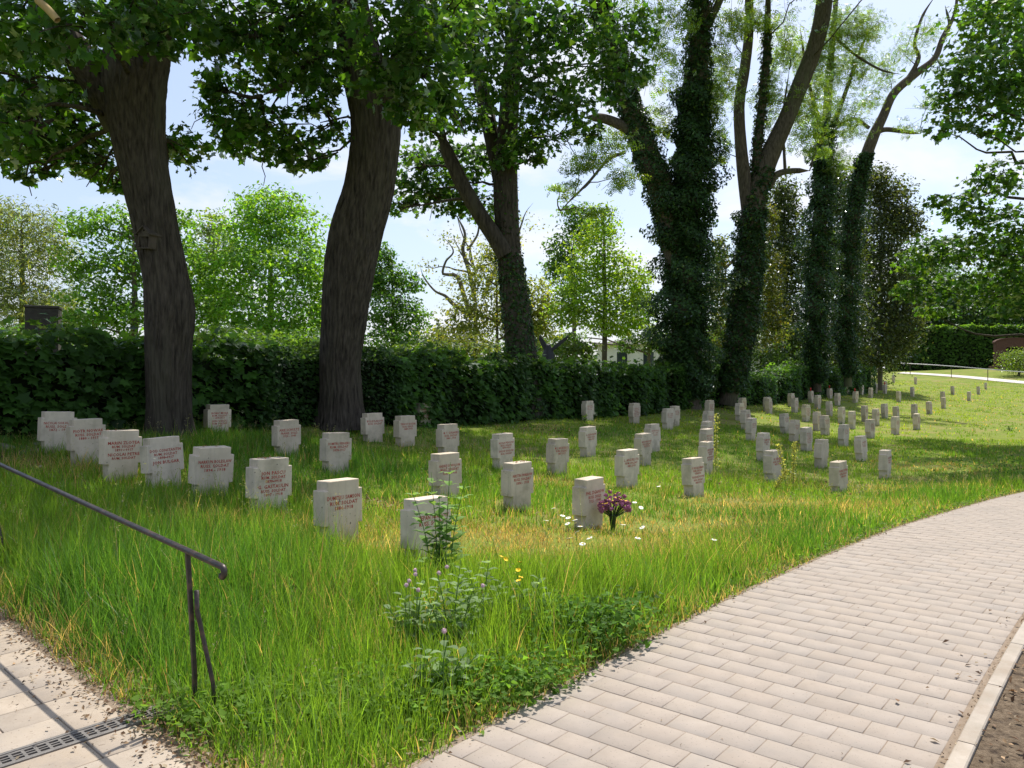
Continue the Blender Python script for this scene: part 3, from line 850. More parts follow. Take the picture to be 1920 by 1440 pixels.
# ------------------------------------------------------------------ hedge along the back of the field
HA = np.array([-7.0, 11.6]); HD = unit(np.array([.62, .785])); HN = np.array([HD[1], -HD[0]])   # HN points to the graves
def hedge(name, label, s0, s1, width, hfn, n, size, kind, col, seed, gap=None, A=HA, D=HD, Nn=HN, topcol=None):
    rng = np.random.default_rng(seed)
    root = empty(name, tuple(on_ground(*(A + D * (s0 + s1) / 2)))); tag(root, label, "hedge")
    bx, by, bz = root.location
    # solid core whose near-black colour stands in for the shade inside
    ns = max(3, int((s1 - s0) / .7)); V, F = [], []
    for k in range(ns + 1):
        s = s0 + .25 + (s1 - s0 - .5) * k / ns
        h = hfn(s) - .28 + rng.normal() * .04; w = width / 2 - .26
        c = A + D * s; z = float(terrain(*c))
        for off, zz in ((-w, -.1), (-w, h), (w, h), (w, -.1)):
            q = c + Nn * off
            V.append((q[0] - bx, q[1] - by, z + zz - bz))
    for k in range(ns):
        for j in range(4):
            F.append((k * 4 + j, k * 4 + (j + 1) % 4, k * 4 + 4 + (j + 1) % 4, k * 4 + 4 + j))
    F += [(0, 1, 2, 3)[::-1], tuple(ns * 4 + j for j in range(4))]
    obj("twigs", MB().add(V, F).mesh("twigs", M['core']), root)  # solid core in place of twigs, inner shade put into its colour
    # leaves over the faces, in sprays, thicker on the side to the graves
    s = rng.uniform(s0, s1, n)
    hs = np.array([hfn(q) for q in np.linspace(s0, s1, 200)]); h = np.interp(s, np.linspace(s0, s1, 200), hs)
    h = h + .10 * np.sin(s * 2.1 + seed) + .07 * np.sin(s * 5.3) 
    face = rng.random(n)
    w = width / 2
    bul = .10 * np.sin(s * 1.7 + seed) + .07 * np.sin(s * 4.1 + 1) 
    off = np.where(face < .62, w + bul - np.abs(rng.normal(size=n)) * .14, np.where(face < .9, rng.uniform(-w, w, n), -w + np.abs(rng.normal(size=n)) * .1))
    zz = np.where((face >= .62) & (face < .9), h - np.abs(rng.normal(size=n)) * .10 + (rng.random(n) < .12) * rng.uniform(0, .28, n), rng.random(n) ** .85 * h)
    zz = np.maximum(zz, .05)
    P = A[None] + D[None] * s[:, None] + Nn[None] * off[:, None]
    C = np.c_[P, terrain(P[:, 0], P[:, 1]) + zz] - np.array([bx, by, bz])
    nrm = np.where((face >= .62) & (face < .9), 0.15, 0.75)[:, None] * np.c_[np.tile(Nn, (n, 1)), np.zeros(n)] * np.where(face < .62, 1, -1)[:, None] + np.array([0, 0, .8]) + rng.normal(size=(n, 3)) * .38
    clump = .5 + .5 * np.sin(s * 3.3 + zz * 4 + 2 * np.sin(zz * 3 + s))
    tone = np.exp(rng.normal(size=(n, 1)) * .28) * (.75 + .5 * clump[:, None])
    cc = np.asarray(col)[None] * tone
    S = size * rng.uniform(.6, 1.15, n)
    obj("leaves", foliage_mesh("leaves", rng, [(C, nrm, S, cc)], kind, M['leaf']), root)
    return root
hh = lambda s: 1.50 + .02 * np.sin(s)
hedge("hedge", "tall clipped hedge of big maple leaves behind the tree with the bird box", -6.0, 3.6, 1.2, lambda s: 1.50, 5200, .185, 'maple', (.055, .125, .024), 1)
hedge("hedge", "dense small-leaved hedge between the two thick bare trunks", 3.2, 7.0, 1.2, lambda s: 1.52, 5200, .105, 'ivy', (.042, .090, .024), 2)
hedge("hedge", "long maple hedge running from the thick trunk to the ivy-covered trees", 6.6, 21.0, 1.25, lambda s: 1.62 - .012 * (s - 7), 8500, .165, 'maple', (.054, .120, .024), 3)
hedge("hedge", "far stretch of hedge among the ivy-covered trunks", 20.5, 47.0, 1.3, lambda s: 1.45 + .25 * np.sin(s * .6), 12000, .16, 'ivy', (.058, .13, .025), 4)

# ------------------------------------------------------------------ trees
def to_local(root, P):
    return np.asarray(P) - np.array(root.location)

def px_line(rows, d, dd=0.0):
    """Limb described by (frame x, frame y, width) at depth d -> points with radius."""
    out = []
    n = len(rows)
    for k, r_ in enumerate(rows):
        dep = (d + dd * k / max(1, n - 1)) if len(r_) < 4 else r_[3]
        p = px(r_[0], r_[1], dep)
        out.append((*p, r_[2] / FPX * dep / 2))
    return np.array(out)

def limb(root, name, rows, mat, seg, n, rng, amp=.05, ridges=14, flare=0.0):
    Q = smooth_path(rows, n)
    L = np.linalg.norm(np.diff(Q[:, :3], axis=0), axis=1).sum()
    rel = bark_relief(rng, n, seg, L, amp, ridges)
    r_ = np.maximum(Q[:, 3], .004)
    if name == 'limb': r_ = r_ * np.clip((1.02 - np.linspace(0, 1, n)) / .22, .12, 1)
    if flare:
        zz = np.linspace(0, L, n)
        fl = 1 + flare * np.exp(-zz / .22)
        a = np.linspace(0, 2 * np.pi, seg, endpoint=False)
        rel = rel * (1 + (fl - 1)[:, None] * (1 + .35 * np.sin(a * 5 + 1)[None]))
    V, F = tube_arrays(to_local(root, Q[:, :3]), r_, seg, rel)
    me = new_mesh(name, V, F, mat, smooth=True)
    return obj(name, me, root)

def twig_net(root, name, pairs, mat, rng, r0=.035, r1=.008, n=7, sag=.15, fine=()):
    """Branches from start points to the middles of leaf sprays, each a part; fine twigs joined."""
    Vs, Fs, b = [], [], 0
    for q, (A_, B_) in enumerate(list(pairs) + list(fine)):
        A_, B_ = np.asarray(A_, float), np.asarray(B_, float)
        t = np.linspace(0, 1, n)[:, None]
        L = np.linalg.norm(B_ - A_)
        mid = (A_ + B_) / 2 + rng.normal(size=3) * L * .12 + np.array([0, 0, sag * L])
        Q = (1 - t) ** 2 * A_ + 2 * t * (1 - t) * mid + t * t * B_
        Q[1:-1] += rng.normal(size=(n - 2, 3)) * L * .015
        big = q < len(pairs)
        V, F = tube_arrays(to_local(root, Q), np.linspace(r0 if big else r0 * .4, r1 if big else r1 * .7, n), 6)
        if big:
            obj("branch", new_mesh("branch", V, F, mat, smooth=True), root)
        else:
            Vs.append(V); Fs.append(F + b); b += len(V)
    if Vs:
        tag(obj("twigs", new_mesh("twigs", np.vstack(Vs), np.vstack(Fs), mat, smooth=True), root), kind='stuff')

def crown(root, blobs, rng, kind, size, col, dens=1.0, mat=None, name="crown", **kw):
    """blobs: (centre, radii) in world space; leaf count follows the blob's size and the leaf's area."""
    parts = []
    for c, r_ in blobs:
        r_ = np.asarray(r_, float) * np.ones(3)
        area = 4 * np.pi * ((r_[0] * r_[1]) ** 1.6 / 3 + (r_[0] * r_[2]) ** 1.6 / 3 + (r_[1] * r_[2]) ** 1.6 / 3) ** (1 / 1.6)
        n = int(dens * area * .85 / (size * size * .55)) + 8
        parts.append(blob_leaves(rng, to_local(root, c), r_, n, size, col=col, **kw))
    return obj(name, foliage_mesh(name, rng, parts, kind, mat or M['leaf']), root)

def px_blobs(L, k=1.0, depth=1.0):
    out = []
    for x, y, rx, ry, d in L:
        out.append((px(x, y, d), (rx / FPX * d * k, max(rx, ry) / FPX * d * depth, ry / FPX * d * k)))
    return out

def nearest_start(P, starts):
    S = np.asarray(starts); return S[np.argmin(np.linalg.norm(S - P, axis=1) + np.maximum(0, S[:, 2] - P[2] + .3) * .6)]

def ivy(root, rows, n, rng, extra=.18, kind='ivy', size=.11, col=(.030, .068, .018), gold=.03, name="ivy", thick=None, zfade=None):
    """Ivy leaves hanging round a limb (rows = points with radius)."""
    Q = smooth_path(rows, 80)
    t = rng.random(n); k = np.clip((t * 79).astype(int), 0, 78); f = (t * 79 - k)[:, None]
    P = Q[k] * (1 - f) + Q[k + 1] * f
    a = rng.uniform(0, 2 * np.pi, n)
    d = np.c_[np.cos(a), np.sin(a), np.zeros(n)]
    ex = extra if thick is None else np.interp(t, thick[0], thick[1])
    lump = .55 + .45 * np.sin(t * 31 + a * 2) * np.sin(t * 13 + a * 3 + 1)
    lump = lump * (.8 + .4 * np.sin(t * 57 + a))
    rr = P[:, 3] + .01 + ex * lump * 1.25 * rng.random(n) ** .6
    C = P[:, :3] + d * rr[:, None]
    C[:, 2] += rng.normal(size=n) * .05
    N = d * .8 + np.array([0, 0, .55]) + rng.normal(size=(n, 3)) * .45
    tone = np.exp(rng.normal(size=(n, 1)) * .33)
    cc = np.asarray(col)[None] * tone
    g = rng.random(n) < gold
    cc[g] *= np.array([2.6, 1.9, .8])
    S = size * rng.uniform(.6, 1.2, n)
    return obj(name, foliage_mesh(name, rng, [(to_local(root, C), N, S, cc)], kind, M['ivy']), root)

MAPLE = (.048, .115, .018)
# ---- first big maple, with the bird box
rng = np.random.default_rng(101)
D1 = 12.3
t1 = empty("maple_tree", tuple(on_ground((318 - 960) / FPX * D1, D1, .15)))
tag(t1, "big maple with a bent dark trunk carrying the bird box", "tree", "old maples in front of the hedge")
tr1 = px_line([(318, 822, 78), (317, 760, 76), (317, 660, 80), (320, 580, 86), (312, 520, 78), (297, 450, 76), (280, 370, 80), (264, 290, 88), (256, 220, 98), (252, 150, 110), (262, 80, 108), (282, 0, 96), (300, -110, 84), (330, -260, 56), (350, -420, 34)], D1, -1.0)
limb(t1, "trunk", tr1, M['bark'], 150, 150, rng, .14, 34, flare=.22)
l1 = px_line([(235, 230, 80), (190, 160, 66), (150, 105, 56), (110, 50, 48), (60, -20, 40), (-20, -130, 30)], D1 - .35, -1.4)
limb(t1, "limb", l1, M['bark'], 40, 80, rng, .07, 14)
l1b = px_line([(290, 40, 60), (340, -60, 46), (430, -160, 34), (520, -260, 22)], D1 - .9, -.8)
limb(t1, "limb", l1b, M['bark'], 28, 40, rng, .06, 12)
l1c = px_line([(70, 0, 13), (90, 18, 14), (108, 38, 13)], 8.6)
limb(t1, "broken_branch", l1c, plain("bare_wood", (.34, .24, .11), rough=.9), 12, 14, rng, .1, 6)
vis1 = [(30, 40, 110, 70, 9.6), (15, 150, 120, 80, 11.4), (95, 225, 90, 70, 12.8), (25, 275, 85, 50, 13), (165, 50, 80, 62, 9.4), (255, 20, 85, 46, 10.2),
        (300, 75, 42, 48, 10.4), (190, 325, 52, 32, 13.6), (335, 275, 36, 50, 13.6), (130, 140, 80, 66, 13), (215, 350, 25, 16, 13.5), (60, 330, 30, 10, 12.9),
        (150, 270, 60, 45, 13.4), (350, 20, 50, 60, 11.2), (0, 220, 60, 60, 10.2)]
b1 = px_blobs(vis1, 1.0, .9)
up1 = [((-7.0, 9.3, 8.2), (2.0, 1.7, 1.0)), ((-4.6, 9.6, 8.9), (1.8, 1.6, 1.0)), ((-6.0, 11.5, 10.6), (2.6, 2.4, 1.4)), ((-8.3, 12.5, 8.8), (2.0, 2.2, 1.3)), ((-4.0, 12.5, 10.2), (2.0, 2.2, 1.4)), ((-5.6, 13.8, 9.0), (2.0, 1.8, 1.2)), ((-2.4, 11.2, 8.6), (1.6, 1.6, .9)), ((-2.9, 10.0, 9.4), (1.6, 1.3, .9)), ((-1.7, 9.7, 8.1), (1.2, 1.0, .7))]  # unseen foliage above the frame, last clumps added to shade grass by the handrail
crown(t1, b1, rng, 'maple', .15, MAPLE, 1.5, per=14, spread=.34)
crown(t1, up1, rng, 'ivy', .22, MAPLE, .6, name="unseen_upper_crown", per=14)
st1 = [q[:3] for q in np.vstack([smooth_path(tr1, 30)[16:], smooth_path(l1, 12), smooth_path(l1b, 8)])]
twig_net(t1, "branches", [(nearest_start(c, st1), c) for c, _ in b1 + up1], M['bark'], rng, fine=[(c + (nearest_start(c, st1) - c) * rng.uniform(.1, .4), c + rng.normal(size=3) * np.asarray(r_) * .6) for c, r_ in b1 for _ in range(7)], r0=.05, r1=.010)

# ---- second maple
D2 = 15.0
t2 = empty("maple_tree", tuple(on_ground((640 - 960) / FPX * D2, D2, .15)))
tag(t2, "thickest maple trunk with a swelling halfway up and rough furrowed bark", "tree", "old maples in front of the hedge")
tr2 = px_line([(640, 800, 82), (639, 745, 76), (637, 680, 74), (645, 600, 82), (654, 520, 90), (668, 440, 95), (690, 360, 90), (701, 290, 88), (704, 225, 90), (690, 165, 84), (674, 100, 78), (656, 0, 64), (640, -120, 54), (620, -260, 38), (600, -400, 22)], D2, -.8)
limb(t2, "trunk", tr2, M['bark'], 150, 150, rng, .14, 36, flare=.30)
l2 = px_line([(712, 240, 74), (740, 170, 62), (768, 90, 52), (800, -10, 42), (830, -130, 30)], D2 - .3, -1.8)
limb(t2, "limb", l2, M['bark'], 40, 80, rng, .07, 14)
l2b = px_line([(668, 120, 24), (610, 100, 18), (550, 150, 13), (490, 180, 9)], D2 - .4, -1.0)
limb(t2, "limb", l2b, M['bark'], 14, 40, rng, .06, 8)
l2c = px_line([(660, 40, 22), (600, 30, 17), (540, 50, 13), (480, 70, 9)], D2 - .5, -1.6)
limb(t2, "limb", l2c, M['bark'], 14, 40, rng, .06, 8)
l2d = px_line([(665, 95, 18), (612, 60, 14), (560, 130, 10), (505, 205, 7)], D2 - .4, .2)
limb(t2, "limb", l2d, M['bark'], 12, 40, rng, .06, 8)
vis2 = [(470, 50, 85, 62, 13), (445, 195, 60, 66, 14.2), (505, 250, 74, 44, 14.2), (590, 110, 52, 84, 13.6), (560, 290, 50, 26, 14.6), (395, 70, 50, 60, 12.6), (600, 230, 46, 46, 14.4),
        (740, 50, 84, 68, 11.2), (800, 140, 66, 76, 11.4), (762, 215, 50, 40, 12.0), (850, 45, 60, 62, 12.2), (715, 130, 50, 50, 11.4), (590, 20, 60, 40, 13), (520, 130, 60, 50, 14.5),
        (440, 270, 40, 34, 14.8), (590, 310, 22, 14, 14.4), (400, 170, 22, 34, 14), (840, 200, 36, 36, 12)]
b2 = px_blobs(vis2, 1.0, .9)
up2 = [((-3.6, 12.2, 9.9), (2.1, 1.9, 1.1)), ((-1.6, 13.0, 9.2), (1.9, 1.9, 1.1)), ((-3.0, 15.0, 11.8), (2.6, 2.4, 1.4)), ((-1.0, 16.0, 10.0), (2.0, 2.0, 1.3)), ((-4.8, 16.2, 10.2), (2.0, 2.2, 1.3))]  # unseen clumps over the top of the view, put there for their shade
crown(t2, b2, rng, 'maple', .15, MAPLE, 1.5, per=14, spread=.34)
crown(t2, up2, rng, 'ivy', .22, MAPLE, .6, name="unseen_upper_crown", per=14)
st2 = [q[:3] for q in np.vstack([smooth_path(tr2, 30)[18:], smooth_path(l2, 12), smooth_path(l2b, 6), smooth_path(l2c, 6), smooth_path(l2d, 6)])]
twig_net(t2, "branches", [(nearest_start(c, st2), c) for c, _ in b2 + up2], M['bark'], rng, fine=[(c + (nearest_start(c, st2) - c) * rng.uniform(.1, .4), c + rng.normal(size=3) * np.asarray(r_) * .6) for c, r_ in b2 for _ in range(7)], r0=.045, r1=.009)

# ---- third: forked maple, ivy on the lower stem
D3 = 21.0
t3 = empty("maple_tree", tuple(on_ground((985 - 960) / FPX * D3, D3, .15)))
tag(t3, "forked maple rising out of the hedge with ivy on its lower trunk", "tree", "old maples in front of the hedge")
tr3 = px_line([(992, 790, 66), (985, 720, 62), (975, 640, 54), (965, 560, 50), (955, 480, 46), (950, 420, 46), (948, 350, 46), (950, 280, 40), (955, 200, 36), (962, 100, 31), (966, 0, 27), (970, -120, 20), (975, -260, 12)], D3)
limb(t3, "trunk", tr3, M['bark'], 60, 180, rng, .07, 18)
a3 = px_line([(948, 478, 34), (928, 445, 31), (895, 395, 29), (866, 345, 28), (843, 295, 25), (826, 258, 20), (800, 240, 15)], D3 - .2, -.4)
limb(t3, "limb", a3, M['bark'], 30, 70, rng, .06, 12)
a3b = px_line([(940, 345, 30), (925, 270, 30), (910, 200, 28), (895, 130, 25), (880, 40, 20), (868, -80, 14)], D3 + .2, .3)
limb(t3, "limb", a3b, M['bark'], 30, 70, rng, .06, 12)
a3c = px_line([(834, 275, 14), (829, 245, 11), (824, 225, 8)], D3 - .4)
limb(t3, "limb", a3c, M['bark'], 12, 16, rng, .06, 6)
vis3 = [(880, 90, 62, 60, 19.4), (960, 150, 66, 70, 18.8), (1015, 55, 66, 56, 19), (1055, 165, 52, 62, 19.2), (1000, 250, 46, 44, 20), (875, 215, 42, 36, 20.4), (772, 315, 46, 46, 21.3),
        (792, 372, 46, 24, 21.6), (880, 385, 52, 28, 22), (830, 290, 34, 30, 22), (1105, 55, 50, 46, 19.4), (965, 295, 34, 24, 20.4), (1150, 135, 44, 54, 20), (1185, 55, 46, 44, 20.4), (925, 30, 60, 40, 19.4),
        (1090, 245, 30, 26, 20), (745, 390, 22, 16, 21.6), (905, 300, 40, 34, 22), (1010, 290, 20, 24, 20.4), (850, 340, 44, 26, 22.4), (1200, 130, 26, 30, 20.5), (800, 215, 40, 50, 20)]
b3 = px_blobs(vis3, 1.0, .9)
up3 = [((-.6, 20, 14.2), (2.6, 2.4, 1.5)), ((1.8, 19.5, 13.4), (2.2, 2.2, 1.4)), ((.4, 21.5, 16.0), (2.6, 2.6, 1.6))]
crown(t3, b3, rng, 'maple', .165, (.045, .108, .020), 1.5, per=14, spread=.34)
crown(t3, up3, rng, 'ivy', .26, (.045, .108, .020), .55, name="unseen_upper_crown", per=14)
st3 = [q[:3] for q in np.vstack([smooth_path(tr3, 30)[13:], smooth_path(a3, 10), smooth_path(a3b, 10)])]
twig_net(t3, "branches", [(nearest_start(c, st3), c) for c, _ in b3 + up3], M['bark'], rng, fine=[(c + (nearest_start(c, st3) - c) * rng.uniform(.1, .4), c + rng.normal(size=3) * np.asarray(r_) * .6) for c, r_ in b3 for _ in range(7)], r0=.045, r1=.009)
ivy(t3, tr3[:5], 3000, rng, extra=.07, size=.10, col=(.034, .075, .018), gold=.05)
ivy(t3, tr3[4:8], 320, rng, extra=.04, size=.09, col=(.034, .075, .018), name="sparse_ivy")

# ---- ash trees along the hedge, clad in ivy
ASH = (.13, .21, .034)
def ash(label, trunk, d, limbs, blobs, seed, ivies, up=(), size=.22, dens=1.6, dd=0.0, twr=.028):
    rng = np.random.default_rng(seed)
    T = px_line(trunk, d, dd)
    root = empty("ash_tree", tuple(on_ground(T[0][0], T[0][1], .1)))
    tag(root, label, "tree", "ivy-clad ash trees along the hedge")
    limb(root, "trunk", T, M['bark_ash'], 36, 150, rng, .07, 14, flare=.1)
    starts = [smooth_path(T, 30)[12:, :3]]
    allL = [T]
    for L in limbs:
        Q = px_line(L, d)
        limb(root, "limb", Q, M['bark_ash'], 18, 60, rng, .05, 10)
        starts.append(smooth_path(Q, 10)[:, :3]); allL.append(Q)
    bl = px_blobs(blobs, 1.0, .9)
    up_ = list(up)
    if bl or up_:
        crown(root, bl + up_, rng, 'ash', size, ASH, dens, per=15, spread=.24, shell=.25, up=.5)
        S = np.vstack(starts)
        pairs, fine = [], []
        for c, r_ in bl + up_:
            s0 = nearest_start(c, S); pairs.append((s0, c))
            for _ in range(6):
                fine.append((c + (s0 - c) * .25, c + rng.normal(size=3) * np.asarray(r_) * .6))
        twig_net(root, "branches", pairs, M['bark_ash'], rng, twr, .006, sag=.05, fine=fine)
    for idx, a, b, n, ex, th in ivies:
        Q = smooth_path(allL[idx], 40)
        Q = Q[int(a * 39):int(b * 39) + 1]
        ivy(root, Q, n, rng, extra=ex, thick=th, kind='kite', size=.145 if d < 35 else .16)
    return root

ash("ivy-smothered ash whose leaning stem branches off to one side", [(1292, 770, 44), (1288, 700, 50), (1285, 600, 52), (1286, 500, 50), (1290, 400, 46), (1298, 280, 42), (1306, 160, 38), (1312, 40, 32), (1318, -80, 24), (1322, -220, 14)], 28.0,
    [[(1280, 520, 48), (1262, 440, 50), (1240, 360, 48), (1215, 295, 46), (1190, 225, 42), (1160, 130, 38), (1130, 30, 34), (1110, -90, 24)],
     [(1190, 250, 24), (1165, 235, 20), (1130, 222, 17), (1095, 220, 13)],
     [(1172, 285, 7), (1140, 300, 6), (1105, 340, 5), (1075, 370, 4), (1050, 395, 3)],
     [(1318, 60, 18), (1345, 10, 14), (1375, -60, 10)]],
    [(1135, 270, 50, 40, 25), (1090, 310, 40, 30, 25), (1060, 350, 30, 22, 25.5), (1170, 330, 36, 30, 26), (1240, 120, 40, 50, 27), (1230, 230, 30, 40, 28), (1260, 40, 46, 40, 27), (1340, 200, 30, 60, 28), (1350, 90, 40, 40, 28), (1110, 395, 26, 12, 25.5)], 301,
    [(0, .04, .62, 38000, .55, ((0, .12, .35, .7, 1), (.3, 1.1, 1.3, .85, .45))), (0, .62, .9, 5000, .34, None), (1, .1, .95, 9000, .24, None)],
    up=[((6.5, 26.5, 16.5), (2.6, 2.2, 1.6)), ((4.2, 27, 15.8), (2, 2, 1.4)), ((6.5, 23, 14.6), (1.8, 1.6, 1.0)), ((4.0, 23.4, 14.9), (1.6, 1.5, .9)), ((8.2, 21.6, 14.2), (1.5, 1.5, .9)), ((2.2, 22.5, 14.4), (1.3, 1.3, .8))])  # unseen clumps above the view, the nearer ones added to dapple the lawn
ash("ash forking low into one straight and one slanting bare stem", [(1364, 760, 30), (1368, 735, 32), (1382, 670, 44), (1394, 590, 48), (1402, 510, 44), (1408, 440, 42), (1412, 400, 42), (1424, 345, 38), (1446, 285, 34), (1476, 220, 31), (1504, 150, 30), (1530, 80, 30), (1545, 10, 29), (1550, -100, 24), (1545, -240, 14)], 29.5,
    [[(1408, 420, 28), (1398, 350, 25), (1390, 280, 22), (1386, 200, 20), (1396, 130, 19), (1404, 60, 17), (1404, -30, 14), (1400, -130, 9)],
     [(1416, 390, 18), (1418, 310, 17), (1424, 240, 16), (1432, 170, 15), (1438, 90, 13), (1440, 0, 10), (1440, -90, 6)],
     [(1440, 350, 16), (1456, 328, 13), (1480, 321, 11), (1518, 320, 9)],
     [(1472, 318, 6), (1470, 280, 5), (1468, 220, 4), (1480, 130, 3)],
     [(1555, 60, 6), (1600, 100, 5), (1650, 130, 4), (1690, 140, 3)]],
    [(1360, 160, 30, 60, 29), (1440, 190, 30, 60, 30), (1470, 90, 40, 60, 30), (1500, 220, 36, 60, 30), (1540, 190, 30, 50, 30), (1420, 40, 40, 40, 29), (1590, 60, 46, 40, 29), (1350, 280, 22, 40, 28.5), (1530, 270, 26, 36, 30), (1370, 40, 36, 40, 28)], 302,
    [(0, .03, .36, 9500, .30, None), (0, .36, .46, 700, .09, None), (2, 0, .7, 1500, .14, None)],
    up=[((10, 28, 17), (2.8, 2.4, 1.6)), ((10.2, 24, 15.2), (1.7, 1.6, 1.0)), ((13, 26.5, 16.2), (2.0, 1.8, 1.0)), ((12.0, 22.0, 14.4), (1.4, 1.5, .8)), ((14, 31, 19), (2.2, 2, 1.2))])  # out of view overhead, nearer clumps added for dappled shade on the field
ash("straight ivy-wrapped ash standing among the dark evergreens", [(1532, 735, 14), (1530, 690, 18), (1530, 600, 24), (1533, 500, 26), (1538, 400, 24), (1544, 300, 20), (1550, 220, 16), (1556, 130, 13), (1564, 40, 10), (1572, -60, 6)], 38.5,
    [[(1545, 300, 12), (1565, 230, 9), (1590, 160, 7), (1615, 90, 5), (1640, 30, 4)], [(1548, 260, 10), (1525, 190, 7), (1510, 120, 5), (1500, 50, 4)]],
    [(1550, 130, 40, 60, 38), (1580, 230, 34, 50, 38), (1600, 120, 36, 50, 38), (1520, 110, 30, 60, 38.5), (1560, 40, 40, 40, 38), (1625, 50, 34, 36, 38), (1570, 300, 30, 30, 38)], 303,
    [(0, .03, .66, 19000, .50, ((0, .1, .4, 1), (.25, .85, 1.0, .40)))], size=.22)
ash("slim ash leaning over the field with ivy up to its fork", [(1590, 725, 13), (1588, 660, 16), (1588, 560, 20), (1592, 470, 22), (1602, 390, 23), (1616, 320, 22), (1636, 260, 20), (1655, 220, 17), (1676, 175, 15), (1715, 140, 14), (1752, 110, 11), (1768, 70, 9), (1790, 25, 6), (1796, -30, 4)], 41.0,
    [[(1640, 250, 10), (1660, 243, 9), (1690, 246, 8), (1726, 251, 6)], [(1672, 180, 10), (1700, 150, 9), (1722, 110, 8), (1715, 80, 6), (1730, 30, 5), (1755, -10, 4)], [(1766, 80, 6), (1780, 50, 5), (1772, 10, 4)],
     [(1630, 240, 7), (1600, 222, 5), (1570, 240, 4), (1560, 270, 3)]],
    [(1630, 180, 40, 40, 40), (1690, 90, 34, 40, 40), (1735, 60, 34, 36, 40), (1660, 130, 30, 40, 40), (1700, 240, 26, 18, 40), (1610, 240, 34, 24, 40), (1770, 120, 16, 20, 40), (1740, 190, 22, 20, 40.5)], 304,
    [(0, .03, .56, 13000, .34, ((0, .1, .5, 1), (.2, .7, .8, .16)))], size=.20, dens=.7)
# ---- maple beyond the right edge, boughs hanging into view
rng = np.random.default_rng(330)
t8 = empty("maple_tree", tuple(on_ground(18.5, 23.5, .1)))
tag(t8, "broad maple beside the path with low boughs hanging over the grass", "tree")
tr8 = np.array([(18.5, 23.5, float(t8.location.z) - .1, .48), (18.4, 23.5, 2.0, .42), (18.2, 23.4, 4.5, .38), (17.9, 23.2, 7.5, .32), (17.7, 23, 11, .22), (17.6, 23, 15, .10)])
limb(t8, "trunk", tr8, M['bark'], 40, 100, rng, .06, 16)
vis8 = [(1870, 45, 70, 62, 21), (1830, 140, 62, 52, 20), (1795, 205, 44, 38, 20), (1885, 215, 58, 56, 20.5), (1765, 245, 22, 18, 20), (1900, 130, 50, 56, 20), (1880, 20, 60, 30, 22), (1820, 250, 24, 14, 20.5),
        (1880, 340, 46, 40, 21), (1820, 390, 46, 30, 22), (1770, 380, 28, 14, 22), (1890, 430, 60, 44, 22), (1840, 470, 60, 36, 23), (1770, 470, 56, 28, 24), (1720, 490, 36, 26, 25), (1700, 540, 26, 24, 25.5), (1760, 545, 54, 26, 25), (1850, 545, 66, 34, 24), (1905, 510, 40, 40, 23), (1900, 580, 40, 20, 23), (1750, 585, 34, 12, 25.5)]
b8 = px_blobs(vis8, 1.0, .8)
up8 = [((15.2, 21.5, 15.6), (1.9, 2.0, 1.0)), ((18, 22, 14.5), (3.0, 2.6, 1.6)), ((20, 24, 11), (3, 3, 2)), ((17, 26, 12.5), (3, 2.6, 1.8)), ((16.0, 19.5, 9.0), (2.0, 1.8, 1.0))]
crown(t8, b8, rng, 'maple', .165, (.050, .115, .020), 1.4, per=14, spread=.34, gold=.02)
crown(t8, up8, rng, 'ivy', .26, (.050, .115, .020), .45, name="unseen_upper_crown", per=14)
st8 = smooth_path(tr8, 24)[6:, :3]
twig_net(t8, "branches", [(nearest_start(c, st8), c) for c, _ in b8 + up8], M['bark'], rng, .07, .010, sag=.02, n=10)

# ---- trees beyond the hedge
def far_tree(name, label, base_px, d, height_px, blobs, col, seed, size=.17, kind='kite', dens=.55, trunk_w=16, mat='bark_far', group="trees beyond the hedge", extra=(), gold=0.0, per=22, spread=.26, boughs=True, **kw):
    rng = np.random.default_rng(seed)
    col = np.asarray(col) * 1.35
    p = px(base_px, 700, d)
    root = empty(name, tuple(on_ground(p[0], p[1], .1))); tag(root, label, "tree", group)
    top = px(base_px, height_px + 34, d)
    T = np.array([(p[0], p[1], float(root.location.z), trunk_w / FPX * d / 2), (p[0] + .05, p[1], (root.location.z + top[2]) * .5, trunk_w / FPX * d / 2.6), (top[0], top[1], top[2], .03)])
    limb(root, "trunk", T, M[mat], 14, 40, rng, .05, 8)
    bl = px_blobs(blobs, 1.0, .95)
    kw.setdefault('up', .45); kw.setdefault('shell', .35)
    crown(root, bl, rng, kind, size, col, dens * 3.25, per=per, spread=spread, gold=gold, **kw)
    if boughs:
        S = smooth_path(T, 24)[5:, :3]
        twig_net(root, "branches", [(nearest_start(c, S), c) for c, _ in bl] + list(extra), M[mat], rng, .055, .012, sag=.05)
    return root
far_tree("willow_tree", "loose grey-green willow at the end of the hedge behind the dark pillar", 40, 33, 380, [(40, 420, 60, 50, 33), (90, 470, 46, 60, 33), (20, 520, 70, 70, 32), (70, 590, 80, 50, 32), (-30, 450, 60, 80, 33), (-60, 560, 80, 70, 32), (110, 560, 30, 50, 33)],
         (.10, .13, .055), 401, size=.24, kind='lance', dens=1.3, trunk_w=14, per=16)
far_tree("broadleaf_tree", "yellow-green tree with dark boughs behind the trunk with the bird box", 250, 29, 400, [(165, 425, 46, 34, 29), (220, 420, 46, 40, 29), (150, 490, 44, 40, 28.5), (230, 500, 60, 50, 29), (180, 560, 60, 46, 28.5), (270, 460, 50, 60, 30), (330, 430, 46, 46, 30), (350, 510, 46, 60, 30), (250, 590, 80, 40, 29), (150, 610, 60, 30, 28), (370, 590, 40, 50, 30), (290, 380, 30, 20, 30)],
         (.072, .150, .022), 402, size=.17, dens=.50, trunk_w=15)
